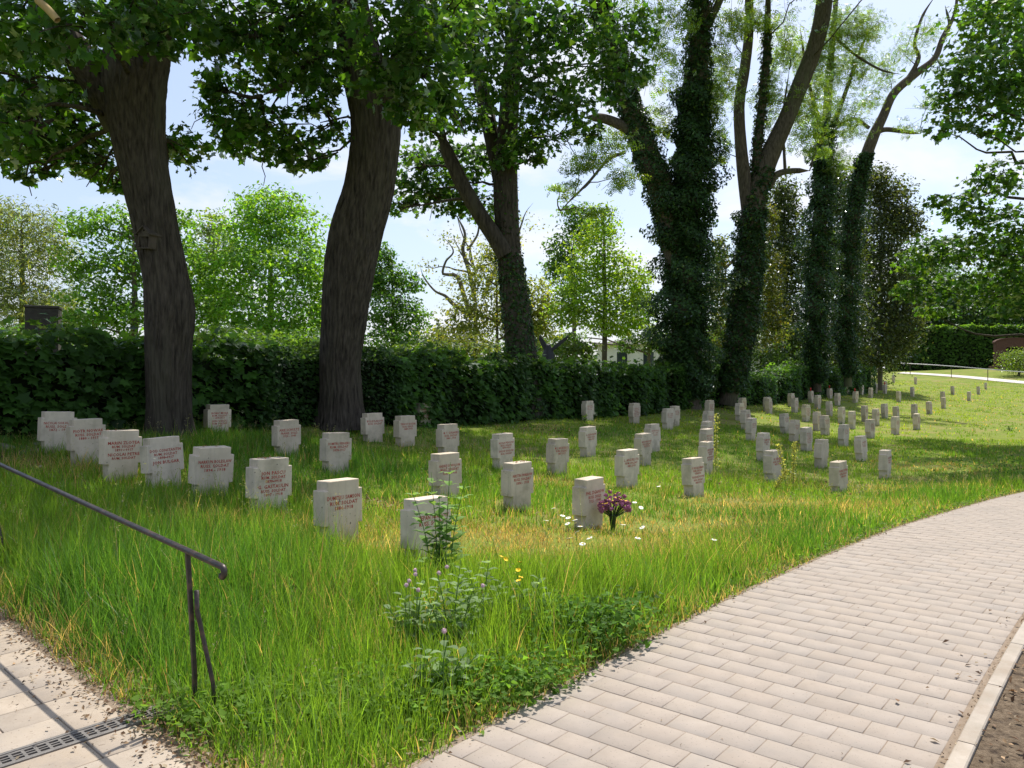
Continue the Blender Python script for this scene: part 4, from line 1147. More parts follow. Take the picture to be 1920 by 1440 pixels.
far_tree("lime_tree", "full bright green lime tree between the two thick maple trunks", 505, 31, 350, [(500, 385, 62, 40, 31), (470, 440, 60, 50, 31), (550, 430, 58, 48, 31), (440, 510, 50, 60, 31), (520, 510, 70, 60, 30), (585, 500, 40, 60, 31), (450, 590, 60, 46, 30.5), (540, 590, 70, 50, 30), (600, 580, 24, 50, 31), (400, 560, 26, 50, 31.5), (500, 630, 90, 20, 30)],
         (.10, .20, .028), 403, size=.165, dens=.62, trunk_w=14)
far_tree("broadleaf_tree", "smaller pale tree showing beside the bright lime tree", 400, 42, 390, [(395, 420, 34, 28, 42), (420, 470, 30, 50, 42), (385, 480, 26, 50, 42), (400, 560, 40, 50, 42)], (.10, .16, .05), 404, size=.2, dens=.5, trunk_w=8)
far_tree("broadleaf_tree", "deep green cone-shaped tree seen past the thickest maple trunk", 735, 40, 455, [(722, 480, 22, 26, 40), (725, 525, 40, 34, 40), (715, 580, 50, 44, 39.5), (765, 530, 30, 24, 40), (770, 590, 32, 40, 40), (740, 635, 62, 24, 39.5), (700, 500, 18, 60, 40)], (.045, .105, .020), 405, size=.18, dens=.62, trunk_w=9)
far_tree("conifer_tree", "small pale conifer peeping over the hedge far off", 822, 75, 592, [(822, 604, 6, 10, 75), (822, 622, 14, 12, 75), (822, 642, 22, 14, 75)], (.085, .11, .05), 406, size=.3, dens=.6, trunk_w=3)
# bushes just behind the hedge
for k, (xb, yb, d, rx, ry, c, lab) in enumerate([(60, 640, 19, 90, 30, (.05, .10, .022), "green bush behind the maple hedge near the dark pillar"), (440, 640, 22, 80, 30, (.055, .11, .024), "green bush behind the hedge between the thick trunks"), (560, 645, 24, 60, 26, (.07, .14, .024), "pale green bush behind the hedge close to the thickest trunk"),
        (800, 655, 27, 60, 16, (.06, .105, .024), "low bush behind the hedge below the cone-shaped tree"), (870, 650, 28, 60, 22, (.085, .11, .03), "olive bush behind the hedge below the half-bare tree"), (1060, 652, 30, 50, 16, (.07, .12, .024), "bush behind the hedge beside the winged sculpture"), (1425, 655, 40, 50, 34, (.05, .10, .022), "dark bush behind the forking ash"), (1360, 660, 38, 36, 40, (.06, .12, .022), "bush behind the ivy-smothered ash"),
        (1500, 665, 44, 50, 34, (.05, .095, .022), "shady bush at the foot of the straight ivy-wrapped ash"), (1610, 680, 56, 60, 30, (.035, .06, .018), "dark bush under the wide evergreen that ends the row")]):
    rng = np.random.default_rng(460 + k); p = px(xb, yb, d)
    sb_ = empty("bush", tuple(on_ground(p[0], d))); tag(sb_, lab, "bush", "bushes behind the hedge")
    crown(sb_, [(p, (rx / FPX * d, .9, ry / FPX * d)), (p - np.array([0, 0, ry / FPX * d]), (rx * .9 / FPX * d, .9, ry / FPX * d))], rng, 'kite', .16, c, 1.6, per=16)
    obj("stem", MB().tube([(0, 0, -.1), (0.05, 0, p[2] - sb_.location.z)], [.06, .03], 7).mesh("stem", M['bark']), sb_)
# half-bare tree
rng = np.random.default_rng(407)
hb = far_tree("half_bare_tree", "half-bare tree with twisted pale branches against the sky", 890, 38, 470, [(850, 440, 30, 24, 38), (880, 470, 30, 40, 38), (845, 385, 30, 16, 38.2), (870, 530, 40, 30, 38), (975, 430, 36, 30, 38.5), (800, 500, 26, 14, 38)], (.13, .15, .06), 407, size=.14, dens=.08, trunk_w=11, per=8, spread=.4)
for rows in ([(885, 600, 10), (872, 560, 9), (858, 520, 8), (840, 515, 6), (830, 512, 5), (836, 490, 4), (850, 470, 3), (828, 440, 2)], [(880, 590, 9), (850, 570, 8), (835, 555, 6), (815, 545, 4), (795, 520, 3), (788, 500, 2)],
             [(890, 560, 9), (880, 510, 8), (868, 470, 7), (872, 440, 5), (862, 415, 4), (850, 395, 3)], [(876, 470, 5), (895, 440, 4), (900, 410, 3), (915, 385, 2)], [(905, 560, 8), (940, 480, 5), (970, 440, 4), (985, 400, 2.5), (1000, 380, 2)]):
    limb(hb, "limb", px_line(rows, 38), M['bark_far'], 9, 40, rng, .05, 6)
far_tree("shrub_thicket", "olive green bushy thicket in front of the half-bare tree", 930, 34, 470, [(910, 520, 40, 44, 34), (880, 590, 50, 46, 34), (950, 580, 46, 60, 34), (1005, 560, 34, 50, 34.5), (920, 470, 24, 26, 34.5), (860, 630, 60, 26, 33.5), (1000, 620, 50, 34, 34), (1020, 590, 30, 40, 34)], (.115, .14, .040), 408, size=.16, dens=.45, trunk_w=7, per=16)
far_tree("young_lime_tree", "light green young lime tree with a thin straight trunk in the sun", 1132, 32, 375, [(1128, 415, 34, 40, 32), (1120, 470, 50, 40, 32), (1090, 520, 46, 34, 32), (1160, 510, 50, 44, 32), (1110, 570, 64, 40, 31.5), (1175, 575, 44, 40, 32), (1060, 590, 34, 30, 31.5), (1150, 610, 60, 22, 31.5), (1200, 540, 24, 44, 32.5), (1070, 560, 30, 30, 32)], (.125, .205, .026), 409, size=.16, dens=.5, trunk_w=11, per=14)
far_tree("broadleaf_tree", "darker green tree crown behind the young lime tree", 1075, 44, 390, [(1080, 410, 34, 30, 44), (1055, 470, 36, 30, 44), (1100, 440, 40, 40, 44), (1060, 520, 36, 40, 44), (1045, 500, 24, 14, 44)], (.055, .115, .024), 410, size=.2, dens=.6, trunk_w=9)
far_tree("broadleaf_tree", "dark low tree beside the white house", 1215, 46, 540, [(1205, 590, 34, 30, 46), (1180, 640, 30, 20, 46), (1230, 640, 26, 30, 46), (1060, 640, 40, 22, 44), (1000, 645, 30, 16, 44)], (.05, .10, .022), 411, size=.2, dens=.6, trunk_w=7)
far_tree("yellow_bush", "yellowish shrub growing up beside the low-forking ash", 1360, 34, 470, [(1352, 560, 18, 60, 34), (1350, 480, 16, 40, 34), (1440, 520, 26, 60, 34), (1445, 600, 30, 60, 34), (1350, 640, 22, 46, 34), (1425, 470, 18, 40, 34), (1440, 420, 14, 40, 34)], (.055, .070, .018), 412, size=.15, dens=.6, trunk_w=5, group="shrubs among the ashes", gold=.10)
EVG = (.030, .046, .016)
for k, (bx, d, L, lab) in enumerate([
    (1470, 46, [(1470, 380, 26, 50, 46), (1475, 470, 34, 70, 46), (1470, 580, 36, 80, 46), (1480, 660, 40, 40, 46)], "dark evergreen with a rounded top behind the forking ash"),
    (1575, 47, [(1570, 360, 20, 60, 47), (1575, 480, 30, 90, 47), (1580, 620, 36, 80, 47)], "narrow dark evergreen between the two slender ivy-clad ashes"),
    (1650, 52, [(1640, 350, 26, 40, 52), (1670, 380, 34, 50, 52), (1640, 450, 46, 60, 52), (1700, 420, 28, 40, 52), (1660, 540, 50, 80, 52), (1640, 640, 56, 60, 51), (1690, 610, 30, 60, 52)], "wide dark evergreen at the end of the row of ashes")]):
    far_tree("evergreen_tree", lab, bx, d, L[0][1] - 40, L, (EVG, EVG, (.036, .050, .020))[k], 420 + k, size=.23, dens=.95, trunk_w=9, group="dark evergreens behind the ashes", per=14, spread=.3)
far_tree("broadleaf_tree", "dark shady tree behind the clipped hedge at the far path", 1860, 100, 430, [(1740, 590, 60, 40, 100), (1830, 560, 70, 60, 100), (1900, 540, 60, 70, 100), (1700, 560, 40, 60, 102), (1960, 560, 60, 70, 100), (1740, 520, 50, 40, 102), (1790, 600, 70, 30, 100), (1890, 600, 70, 30, 100), (1690, 620, 40, 40, 100)], (.035, .075, .018), 430, size=.36, dens=.8, trunk_w=8)
far_tree("broadleaf_tree", "green tree filling the gap between the ivy-smothered ash and forking ash", 1370, 60, 560, [(1340, 640, 30, 40, 60), (1380, 620, 40, 50, 60), (1500, 640, 50, 40, 62)], (.06, .12, .025), 431, size=.24, dens=.6, trunk_w=6)
# a wood along the skyline
rng = np.random.default_rng(440)
parts = []
for a in np.linspace(-1.15, 1.25, 70):
    d = rng.uniform(95, 125)
    x, y = math.sin(a) * d, math.cos(a) * d
    h = rng.uniform(5.0, 6.6)
    parts.append(blob_leaves(rng, (x, y, 1.1 + h * .5), (5.2, 4, h * .55), 240, .95, col=(.05, .10, .025), per=12, spread=.3))
wood = obj("treeline", foliage_mesh("treeline", rng, parts, 'kite', M['leaf'])); tag(wood, "distant green wood along the skyline", "wood", kind='stuff')

# ---- clipped hedge, monument, rail and path at the far right
def wall_line(p, q):
    return np.array(p[:2]), unit(np.array(q[:2]) - np.array(p[:2])), np.linalg.norm(np.array(q[:2]) - np.array(p[:2]))
fa, fb = px(1655, 700, 86), px(2040, 700, 79)
A_, D_, L_ = wall_line(fa, fb)
hedge("hedge", "tall clipped hedge with a sunlit top beyond the far path", 0, L_, 1.6, lambda s: 4.75 - .02 * s, 9000, .33, 'ivy', (.075, .15, .024), 9, A=A_, D=D_, Nn=np.array([D_[1], -D_[0]]))
fp = np.array([px(1688, 699, 74), px(1800, 707, 70), px(1930, 718, 64), px(2100, 735, 58)])[:, :2]
fpl = smooth_path(np.c_[fp, np.zeros(4), np.zeros(4)], 30)[:, :2]
nn_ = unit(np.gradient(fpl, axis=0)); nn_ = np.c_[nn_[:, 1], -nn_[:, 0]]
w_ = np.array([-.8, -.4, 0, .4, .8])
qx = fpl[:, 0][:, None] + nn_[:, 0][:, None] * w_; qy = fpl[:, 1][:, None] + nn_[:, 1][:, None] * w_
fpath = sheet("far_path", qx, qy, None, M['gravel'], 0.03); tag(fpath, kind='structure')
fr = empty("far_railing", (0, 0, 0)); 
frl = fpl + nn_ * (1.0 if (nn_[0][1] < 0) else -1.0)
tops = [(x, y, float(terrain(x, y)) + 1.0) for x, y in frl]
fr.location = on_ground(*frl[15])
fl_ = np.array(fr.location)
obj("rail", MB().tube([np.array(q) - fl_ for q in tops], [.035] * len(tops), 8).mesh("rail", surf_mat("bright_rail", (.35, .35, .36), (.5, .5, .5), rough=.35, metal=.6, spec=.6)), fr)
for k in (2, 8, 14, 20, 26):
    x, y, z = tops[k]
    obj("post", MB().tube([np.array((x, y, z - 1.1)) - fl_, np.array((x, y, z)) - fl_], [.03, .03], 8).mesh("post", M['iron']), fr)
tag(fr, "thin metal handrail on posts along the far path below the clipped hedge", "railing")

# red monument half seen behind the round shrub
mo = empty("red_monument", tuple(on_ground(px(1900, 690, 75)[0], 75, 0))); mo.rotation_euler = (0, 0, R(-12))
tag(mo, "arched red stone grave monument in front of the clipped hedge", "monument")
zt = float(px(0, 634, 75)[2] - mo.location.z); w = 1.65
prof = [(-w, 0), (w, 0), (w, zt - .45)] + [(w * math.cos(a), zt - .45 + .45 * math.sin(a)) for a in np.linspace(.12, math.pi - .12, 12)] + [(-w, zt - .45)]
def extrude(prof, y0, y1):
    n = len(prof)
    return MB().add([(x, y0, z) for x, z in prof] + [(x, y1, z) for x, z in prof], [tuple(range(n)), tuple(range(n, 2 * n))[::-1]] + [(i, i + n, (i + 1) % n + n, (i + 1) % n) for i in range(n)])
obj("wall", extrude(prof, -.3, .3).mesh("wall", M['brick'], bevel=.02), mo)
obj("niche_shade_panel", extrude([(-.7, .5), (.7, .5), (.7, zt - .9), (-.7, zt - .9)], -.32, -.302).mesh("niche_shade_panel", M['dark']), mo)  # flat panel on the wall, a recess's shade put into its colour
obj("cornice", extrude([(x * 1.05, z + .06) for x, z in prof[2:]] + [(x * 1.05, z - .06) for x, z in prof[2:]][::-1], -.36, .36).mesh("cornice", M['brick']), mo)
obj("plinth", MB().box((-2.0, -1.0, -.3), (2.0, .5, .22)).mesh("plinth", M['brick'], bevel=.02), mo)
rng = np.random.default_rng(450)
sb = empty("round_shrub", tuple(on_ground(px(1910, 690, 69)[0], 69, 0))); tag(sb, "rounded clipped shrub with a yellow-lit top beside the red monument", "shrub")
crown(sb, [(np.array(sb.location) + np.array([.2, 0, 1.25]), (1.6, 1.2, 1.15))], rng, 'kite', .15, (.10, .16, .02), 2.4)
obj("stems", MB().tube([(0, 0, -.1), (.1, 0, 1.1)], [.12, .05], 8).mesh("stems", M['bark']), sb)

# dark pillar behind the hedge
pb = px(82, 575, 14.6)
pil = empty("stone_pillar", tuple(on_ground(pb[0], pb[1], .1)), (0, 0, R(24))); tag(pil, "dark square stone pillar rising behind the maple hedge", "pillar")
h = pb[2] - pil.location.z
obj("shaft", MB().box((-.27, -.27, 0), (.27, .27, h - .05)).mesh("shaft", M['monument'], bevel=.012), pil)
obj("cap", MB().box((-.285, -.285, h - .047), (.285, .285, h)).mesh("cap", M['monument'], bevel=.01), pil)
# dark winged sculpture just showing over the hedge
sc = px(1028, 646, 24.5)
wb = empty("winged_sculpture", tuple(on_ground(sc[0], sc[1], 0))); tag(wb, "dark bronze winged sculpture showing its wing tips over the hedge", "sculpture")
zb = sc[2] - wb.location.z
def wing(sx_, lean):
    P = [(0, -.25), (.10, -.02), (.16, .16), (.12, .30), (.02, .18), (-.10, -.05), (-.12, -.25)]
    return extrude([((x + lean * (z + .25)) * sx_ + .1 * sx_, zb + z) for x, z in P], -.05, .05)
obj("wing", wing(1, .8).mesh("wing", M['bronze'], bevel=.01), wb)
obj("wing", wing(-1, .1).mesh("wing", M['bronze'], bevel=.01), wb)
obj("body", MB().tube([(0, 0, 1.0), (0, 0, zb - .35), (0, .02, zb - .12), (0, -.03, zb + .0)], [.22, .20, .13, .07], 12).mesh("body", M['bronze'], smooth=True), wb)
obj("pedestal", MB().box((-.35, -.35, -.2), (.35, .35, 1.0)).mesh("pedestal", M['monument'], bevel=.02), wb)
# white house far behind
hp = px(1205, 660, 62)
ho = empty("white_house", tuple(on_ground(hp[0] + 1.5, 62, .1)), (0, 0, R(-8))); tag(ho, "white rendered house half hidden behind the trees", "building")
obj("wall", MB().box((-5, -3, 0), (9, 5, 3.1)).mesh("wall", M['plaster']), ho)
obj("roof", MB().add([(-5.4, -3.4, 3.1), (9.4, -3.4, 3.1), (9.4, 5.4, 3.1), (-5.4, 5.4, 3.1), (-3, 1, 3.7), (7, 1, 3.7)], [(0, 1, 5, 4), (1, 2, 5), (2, 3, 4, 5), (3, 0, 4), (3, 2, 1, 0)]).mesh("roof", M['monument']), ho)
for x in (-3.6, -1.6, .6, 3.0, 5.4, 7.2):
    wd = obj("window", MB().box((x, -3.06, 1.3), (x + .95, -2.99, 2.6)).mesh("window", M['plaster'], bevel=.01), ho)
    obj("pane", MB().box((x + .08, -3.075, 1.38), (x + .87, -3.055, 2.52)).mesh("pane", M['glass']), wd)
# ------------------------------------------------------------------ grass
rg = np.random.default_rng(500)
def vnoise(x, y, s, seed):
    """Smooth value noise on the plan, about -1..1."""
    r = np.random.default_rng(seed)
    out = np.zeros_like(x)
    for _ in range(6):
        a = r.uniform(0, 6.28); k = s * r.uniform(.6, 1.7)
        out += np.sin((x * math.cos(a) + y * math.sin(a)) * k + r.uniform(0, 6.28) + 1.3 * np.sin((x * math.sin(a) - y * math.cos(a)) * k * .6))
    return out / 3.2

def dryness(x, y):
    d = np.zeros_like(x)
    for cx, cy, rx, ry, a in ((.3, 7.4, 1.4, 1.0, 1.0), (-1.0, 6.75, .7, .42, .9), (1.6, 8.6, 1.5, .9, .7), (3.8, 10.6, 1.8, .9, .75), (.9, 11.6, .8, .35, .75), (-1.7, 8.6, .8, .35, .45), (-5.6, 9.4, 1.0, .5, .5), (6.5, 13.3, 1.6, .7, .45), (9.5, 17, 2, 1, .45), (-2.4, 7.2, .7, .3, .35)):
        d = np.maximum(d, a * np.exp(-(((x - cx) / rx) ** 2 + ((y - cy) / ry) ** 2)))
    eo = np.minimum(np.abs(path_offset(x, y)), np.abs(left_offset(x, y)))
    d = np.maximum(d, .38 * np.exp(-(eo / .16) ** 2))
    return np.clip(d * 1.12 + .10 * vnoise(x, y, 2.3, 7) + .0, 0, 1)

def tallness(x, y):
    po = -path_offset(x, y)                      # metres in from the paved path
    lo = -left_offset(x, y)
    h = .135 + .075 / (1 + np.exp((x + 1.2) / .5)) * (y < 13)
    h = np.where(y < 5.3, .29, np.where(y < 6.3, .20, h))
    h = h + .16 * np.exp(-(((x + 2.6) / 1.6) ** 2 + ((y - 5.6) / 1.3) ** 2))        # rank growth by the handrail
    h = h + .10 * np.exp(-(((x + .6) / 1.3) ** 2 + ((y - 4.9) / .9) ** 2))
    h = h + .09 * np.exp(-((po - .8) / .45) ** 2) * (y > 5) * (y < 14)
    h = np.where((y > 14), h * .72, h)
    h = np.where((y > 22), h * .95, h)
    h = h * (1 - .45 * dryness(x, y))
    h = h * np.clip(.35 + po / .55, .3, 1) * np.clip(.35 + lo / .5, .3, 1)
    return h * (1 + .25 * vnoise(x, y, 1.4, 9))

def scatter(n, y0, y1, pw=1.0, xlim=None):
    """Random plan positions between two depths, a little wider than the view."""
    y = (y0 ** (pw + 1) + rg.random(n) * (y1 ** (pw + 1) - y0 ** (pw + 1))) ** (1 / (pw + 1))
    half = .70 * y + 1.2
    x = rg.uniform(-1, 1, n) * half
    return x, y

FRESH, LUSH, STRAW = np.array([.20, .32, .034]), np.array([.085, .20, .030]), np.array([.54, .37, .17])
Vs, Fs, Cs = [], [], []
base_i = 0
# (blades, from, to, width, segments, height factor)
for n, y0, y1, wid, seg, hf, clump in ((85000, 2.6, 5.2, .0030, 3, 1.0, 9), (100000, 5.0, 8.2, .0036, 2, 1.0, 8), (110000, 8.0, 13.5, .0052, 2, 1.0, 7), (120000, 13.2, 24, .009, 1, 1.0, 6), (100000, 23.5, 66, .022, 1, 1.0, 5)):
    m = n // clump
    tx, ty = scatter(m, y0, y1)
    x = np.repeat(tx, clump) + rg.normal(size=m * clump) * (.028 + .003 * y0)
    y = np.repeat(ty, clump) + rg.normal(size=m * clump) * (.028 + .003 * y0)
    thue = np.repeat(rg.normal(size=m), clump)
    ok = ~on_paving(x, y, .03 - .05 * rg.random(len(x)))
    s_h = (np.c_[x, y] - HA) @ HN                     # keep out of the hedge
    ok &= (s_h > .15) | (y > 60)
    ok &= rg.random(len(x)) > .35 * dryness(x, y)
    x, y, thue = x[ok], y[ok], thue[ok]
    k = len(x)
    h = tallness(x, y) * rg.uniform(.45, 1.25, k) * hf
    tall = rg.random(k) < .05
    h = np.where(tall, h * 1.45, h)
    dr = dryness(x, y)
    a = rg.uniform(0, 2 * np.pi, k)
    dx, dy = np.cos(a), np.sin(a)
    lean = np.abs(rg.normal(size=k)) * .22 + .08 + .25 * (rg.random(k) < .12) + .3 * dr
    w = wid * rg.uniform(.6, 1.35, k)
    z0 = terrain(x, y) - .015
    fa = rg.uniform(0, 2 * np.pi, k)                  # facing of the flat of the blade
    fx, fy = np.cos(fa), np.sin(fa)
    pts = []
    for j in range(seg + 1):
        t = j / seg
        bend = lean * t ** 1.7 * h
        cx_, cy_ = x + dx * bend, y + dy * bend
        cz_ = z0 + h * t * (1 - .25 * lean * t)
        ww = w * (1 - t ** 1.5) * (1 if j < seg else 0)
        if j < seg:
            pts.append(np.c_[cx_ - fx * ww, cy_ - fy * ww, cz_]); pts.append(np.c_[cx_ + fx * ww, cy_ + fy * ww, cz_])
        else:
            pts.append(np.c_[cx_, cy_, cz_])
    nv = len(pts)
    V = np.stack(pts, 1).reshape(-1, 3)
    tf = []
    for j in range(seg - 1):
        tf += [(2 * j, 2 * j + 1, 2 * j + 3), (2 * j, 2 * j + 3, 2 * j + 2)]
    tf.append((2 * seg - 2, 2 * seg - 1, 2 * seg))
    F = np.array(tf)[None] + (np.arange(k) * nv)[:, None, None]
    mixl = np.clip(.5 + .45 * vnoise(x, y, 1.1, 13) + .25 * thue, 0, 1)[:, None]
    c = FRESH * (1 - mixl) + LUSH * mixl
    s_ = (rg.random(k) < (.03 + .95 * dr ** 1.1))[:, None]
    c = np.where(s_, STRAW * rg.uniform(.6, 1.15, (k, 1)), c)
    c = c * np.exp(rg.normal(size=(k, 1)) * .22) * (1 + np.clip((y - 14) / 16, 0, 1) * np.array([.55, .22, .1])[:, None]).T
    Vs.append(V); Fs.append(F.reshape(-1, 3) + base_i); Cs.append(np.repeat(c, nv, 0)); base_i += len(V)
grass = obj("grass", new_mesh("grass", np.vstack(Vs), np.vstack(Fs), M['grass'], col=np.vstack(Cs)))
tag(grass, "uncut meadow grass with dry patches covering the field", "grass", kind='stuff')

# flowering grass stems standing above the rest
n = 1900
x, y = scatter(n, 3.2, 15)
ok = ~on_paving(x, y, .12); x, y = x[ok], y[ok]; k = len(x)
h = tallness(x, y) * rg.uniform(1.3, 2.1, k); z0 = terrain(x, y)
a = rg.uniform(0, 6.28, k); ln_ = rg.uniform(.05, .35, k)
tip = np.c_[x + np.cos(a) * ln_ * h, y + np.sin(a) * ln_ * h, z0 + h]
Vs, Fs, Cs = [], [], []
w = .0016 + .00012 * y
b0 = np.c_[x, y, z0]
V = np.stack([b0 - np.c_[w, w * 0, w * 0], b0 + np.c_[w, w * 0, w * 0], tip], 1).reshape(-1, 3)
F = np.arange(3 * k).reshape(-1, 3)
cc = np.tile([.22, .24, .07], (3 * k, 1)) * np.repeat(np.exp(rg.normal(size=(k, 1)) * .25), 3, 0)
m = 9
C = np.repeat(tip, m, 0) - (np.repeat(tip - b0, m, 0)) * (rg.random((k * m, 1)) * .28) + rg.normal(size=(k * m, 3)) * .012
v2, f2, c2 = leaf_arrays(rg, C, rg.normal(size=(k * m, 3)), np.repeat(.013 + .0011 * y, m), 'lance', np.repeat(np.where(rg.random((k, 1)) < .6, [[.24, .23, .09]], [[.34, .30, .20]]), m, 0))
sg = obj("grass_heads", new_mesh("grass_heads", np.vstack([V, v2]), np.vstack([F, f2 + len(V)]), M['grass'], col=np.vstack([cc, c2])))
tag(sg, "fine flowering grass stems above the meadow", "grass", kind='stuff')

# low broad-leaved growth and clover near the corner and along the paving
def ground_leaves(n, sampler, size, col, hmin, hmax, kind='ivy'):
    x, y = sampler(n)
    ok = (path_offset(x, y) < .10 * rg.random(len(x))) & (left_offset(x, y) < .06 * rg.random(len(x)))
    x, y = x[ok], y[ok]; k = len(x)
    z = terrain(x, y) + rg.uniform(hmin, hmax, k)
    N = np.array([0, 0, 1.0]) + rg.normal(size=(k, 3)) * .4
    return np.c_[x, y, z], N, size * rg.uniform(.6, 1.3, k), np.asarray(col) * np.exp(rg.normal(size=(k, 1)) * .25)
def around(cx, cy, rx, ry):
    return lambda n: (cx + rg.normal(size=n) * rx, cy + rg.normal(size=n) * ry)
def along_edge(lo, hi, w):
    def f(n):
        i = rg.integers(int(lo), int(hi), n); o = -np.abs(rg.normal(size=n)) * w
        return EDGE_L[i, 0] + EDGE_N[i, 0] * o, EDGE_L[i, 1] + EDGE_N[i, 1] * o
    return f
g = ground_hit(1120, 1225); g2 = ground_hit(700, 1330); g3 = ground_hit(960, 1300); g4 = ground_hit(420, 1350)
parts = [ground_leaves(1500, around(g[0], g[1] + .15, .20, .17), .040, (.085, .18, .028), .02, .25),
         ground_leaves(1300, around(g3[0], g3[1], .30, .16), .036, (.10, .20, .028), .01, .16),
         ground_leaves(1500, around(g2[0], g2[1], .38, .16), .034, (.12, .215, .03), .01, .12),
         ground_leaves(800, around(g4[0], g4[1], .24, .14), .036, (.12, .215, .03), .01, .12),
         ground_leaves(900, along_edge(60, 330, .14), .034, (.12, .21, .03), .01, .07),
         ground_leaves(500, around(*(ground_hit(1850, 880)[:2]), 1.4, .9), .06, (.07, .15, .025), .03, .18)]
gl = obj("clover_patch", foliage_mesh("clover_patch", rg, parts, 'ivy', M['grass'])); tag(gl, "low clover and weeds spreading along the paving edge", "weeds", kind='stuff')

# dry leaf litter along the paving edges and under the kerb
def litter(n, fn, size, zoff=.016):
    x, y = fn(n); k = len(x)
    col = np.array([[.16, .10, .06], [.26, .18, .11], [.10, .065, .045], [.33, .27, .19]])[rg.integers(0, 4, k)] * np.exp(rg.normal(size=(k, 1)) * .25)
    return np.c_[x, y, terrain(x, y) + zoff + rg.random(k) * .012], np.array([0, 0, 1.0]) + rg.normal(size=(k, 3)) * .45, size * rg.uniform(.4, 1.4, k), col
def edge_band(lo, hi, mu, sd):
    def f(n):
        i = rg.integers(lo, hi, n); o = mu + rg.normal(size=n) * sd
        return EDGE_L[i, 0] + EDGE_N[i, 0] * o, EDGE_L[i, 1] + EDGE_N[i, 1] * o
    return f
def left_band(lo, hi, mu, sd):
    def f(n):
        s = rg.uniform(lo, hi, n); o = mu + rg.normal(size=n) * sd
        return ORI[0] - LT[0] * s + LN[0] * o, ORI[1] - LT[1] * s + LN[1] * o
    return f
parts = [litter(3000, edge_band(40, 390, -.05, .05), .018), litter(2400, left_band(-.5, 4.5, -.03, .09), .022), litter(230, left_band(0, 4.0, .15, .2), .016),
         litter(520, edge_band(40, 330, .8, .5), .010, .013), litter(5200, edge_band(40, 300, PATH_W + .48, .24), .030), litter(700, edge_band(40, 300, PATH_W + .012, .012), .010, .010)]
for cx, cy, r_ in ((-6.6, 9.6, .6), (1.0, 18.6, .8), (3.4, 12.9, .7), (5.0, 12.9, 1.0), (-1.3, 8.7, .4)):
    parts.append(litter(350, around(cx, cy, r_, r_ * .5), .045, .05))
lo_ = obj("leaf_litter", foliage_mesh("leaf_litter", rg, parts, 'kite', M['dry'])); tag(lo_, "brown dry leaf litter along the paving edges", "leaf litter", kind='stuff')

# ------------------------------------------------------------------ handrail
pb_ = ground_hit(364, 1345)
hr = empty("handrail", tuple(pb_)); tag(hr, "dark iron handrail with a curled end beside the side path", "handrail")
h0 = np.array(pb_)
rt = px(352, 1033, pb_[1])                     # top of the post
far_end = np.array([-3.86, 5.82, CAM_H - 160 * 5.82 / FPX])
dirr = unit(far_end - rt)
endp = rt - dirr * .34
rail = [far_end + dirr * 4.2, far_end + dirr * 2, far_end, rt, endp]
curl = []
side = unit(np.array([-dirr[0], -dirr[1], 0]))
for a in np.linspace(0, 1.35 * np.pi, 12):
    curl.append(endp + side * (.020 * math.sin(a) + .0) + np.array([0, 0, -.022 + .022 * math.cos(a)]))
RR = .0140
obj("rail", MB().tube([np.array(q) - h0 for q in rail[:-1]] + [q - h0 for q in curl], [RR] * 4 + [RR] * 8 + [RR * .92, RR * .8, RR * .65, RR * .4], 12).mesh("rail", M['iron'], smooth=True), hr)
obj("post", MB().tube([np.array([0, 0, -.15]), np.array([.002, 0, .2]), rt - h0 + np.array([0, 0, -.01])], [.0140, .0140, .0140], 4).mesh("post", M['iron'], bevel=.002, seg=1), hr)
sd = np.array([.125, -.04, 0])
def strut(zb_top, base):
    return [np.array([.014, -.006, zb_top]), np.array([.016, -.007, zb_top - .09]), base * .35 + np.array([.012, -.006, zb_top - .24]), base * .72 + np.array([.006, 0, zb_top * .30]), base + np.array([0, 0, -.06])]
obj("brace", MB().tube(strut(rt[2] - h0[2] - .18, sd), [.012, .012, .011, .011, .010], 6).mesh("brace", M['iron'], smooth=True), hr)
p2 = far_end + dirr * .22
g2_ = float(terrain(p2[0], p2[1]))
obj("post", MB().tube([np.array([p2[0], p2[1], g2_ - .15]) - h0, p2 - h0], [.0165, .0165], 4).mesh("post", M['iron']), hr)
off2 = np.array([p2[0], p2[1], g2_]) - h0
obj("brace", MB().tube([q + off2 for q in strut(p2[2] - g2_ - .18, sd)], [.012, .012, .011, .011, .010], 6).mesh("brace", M['iron'], smooth=True), hr)

# ------------------------------------------------------------------ bird box on the first maple
bp = px(281, 452, D1 - .60)
bb = empty("bird_box", tuple(bp), (0, R(4), R(-28))); tag(bb, "weathered wooden bird box with a gabled roof on the bent maple trunk", "bird box")
w, d, h = .13, .11, .26
def panel(lo, hi, nm, mt='wood'): return obj(nm, MB().box(lo, hi).mesh(nm, M[mt], bevel=.003, seg=1), bb)
panel((-w, -d, -.13), (w, d, -.11), "floor_board"); panel((-w, -d, -.11), (-w + .018, d, .09), "side_board"); panel((w - .018, -d, -.11), (w, d, .09), "side_board")
panel((-w + .018, d - .018, -.11), (w - .018, d, .1), "back_board", 'dark'); panel((-w + .018, -d + .001, .05), (w - .018, -d + .019, .10), "front_board")  # back board coloured near-black as the shade inside the box
obj("gable", extrude([(-w, .101), (w, .101), (0, .20)], -d + .002, -d + .02).mesh("gable", M['wood']), bb)
for s_ in (-1, 1):
    obj("roof_board", extrude([(0, .215), (s_ * (w + .035), .088), (s_ * (w + .035), .072), (0, .199)][::s_], -d - .03, d + .03).mesh("roof_board", M['wood']), bb)
obj("hole_shade_disc", MB().lathe([(.016, 0), (.016, .004)], 12).mesh("hole_shade_disc", M['dark']), bb, loc=(0, -d + .003, .145), rot=(R(90), 0, 0))  # solid disc coloured near-black as the shade of an opening

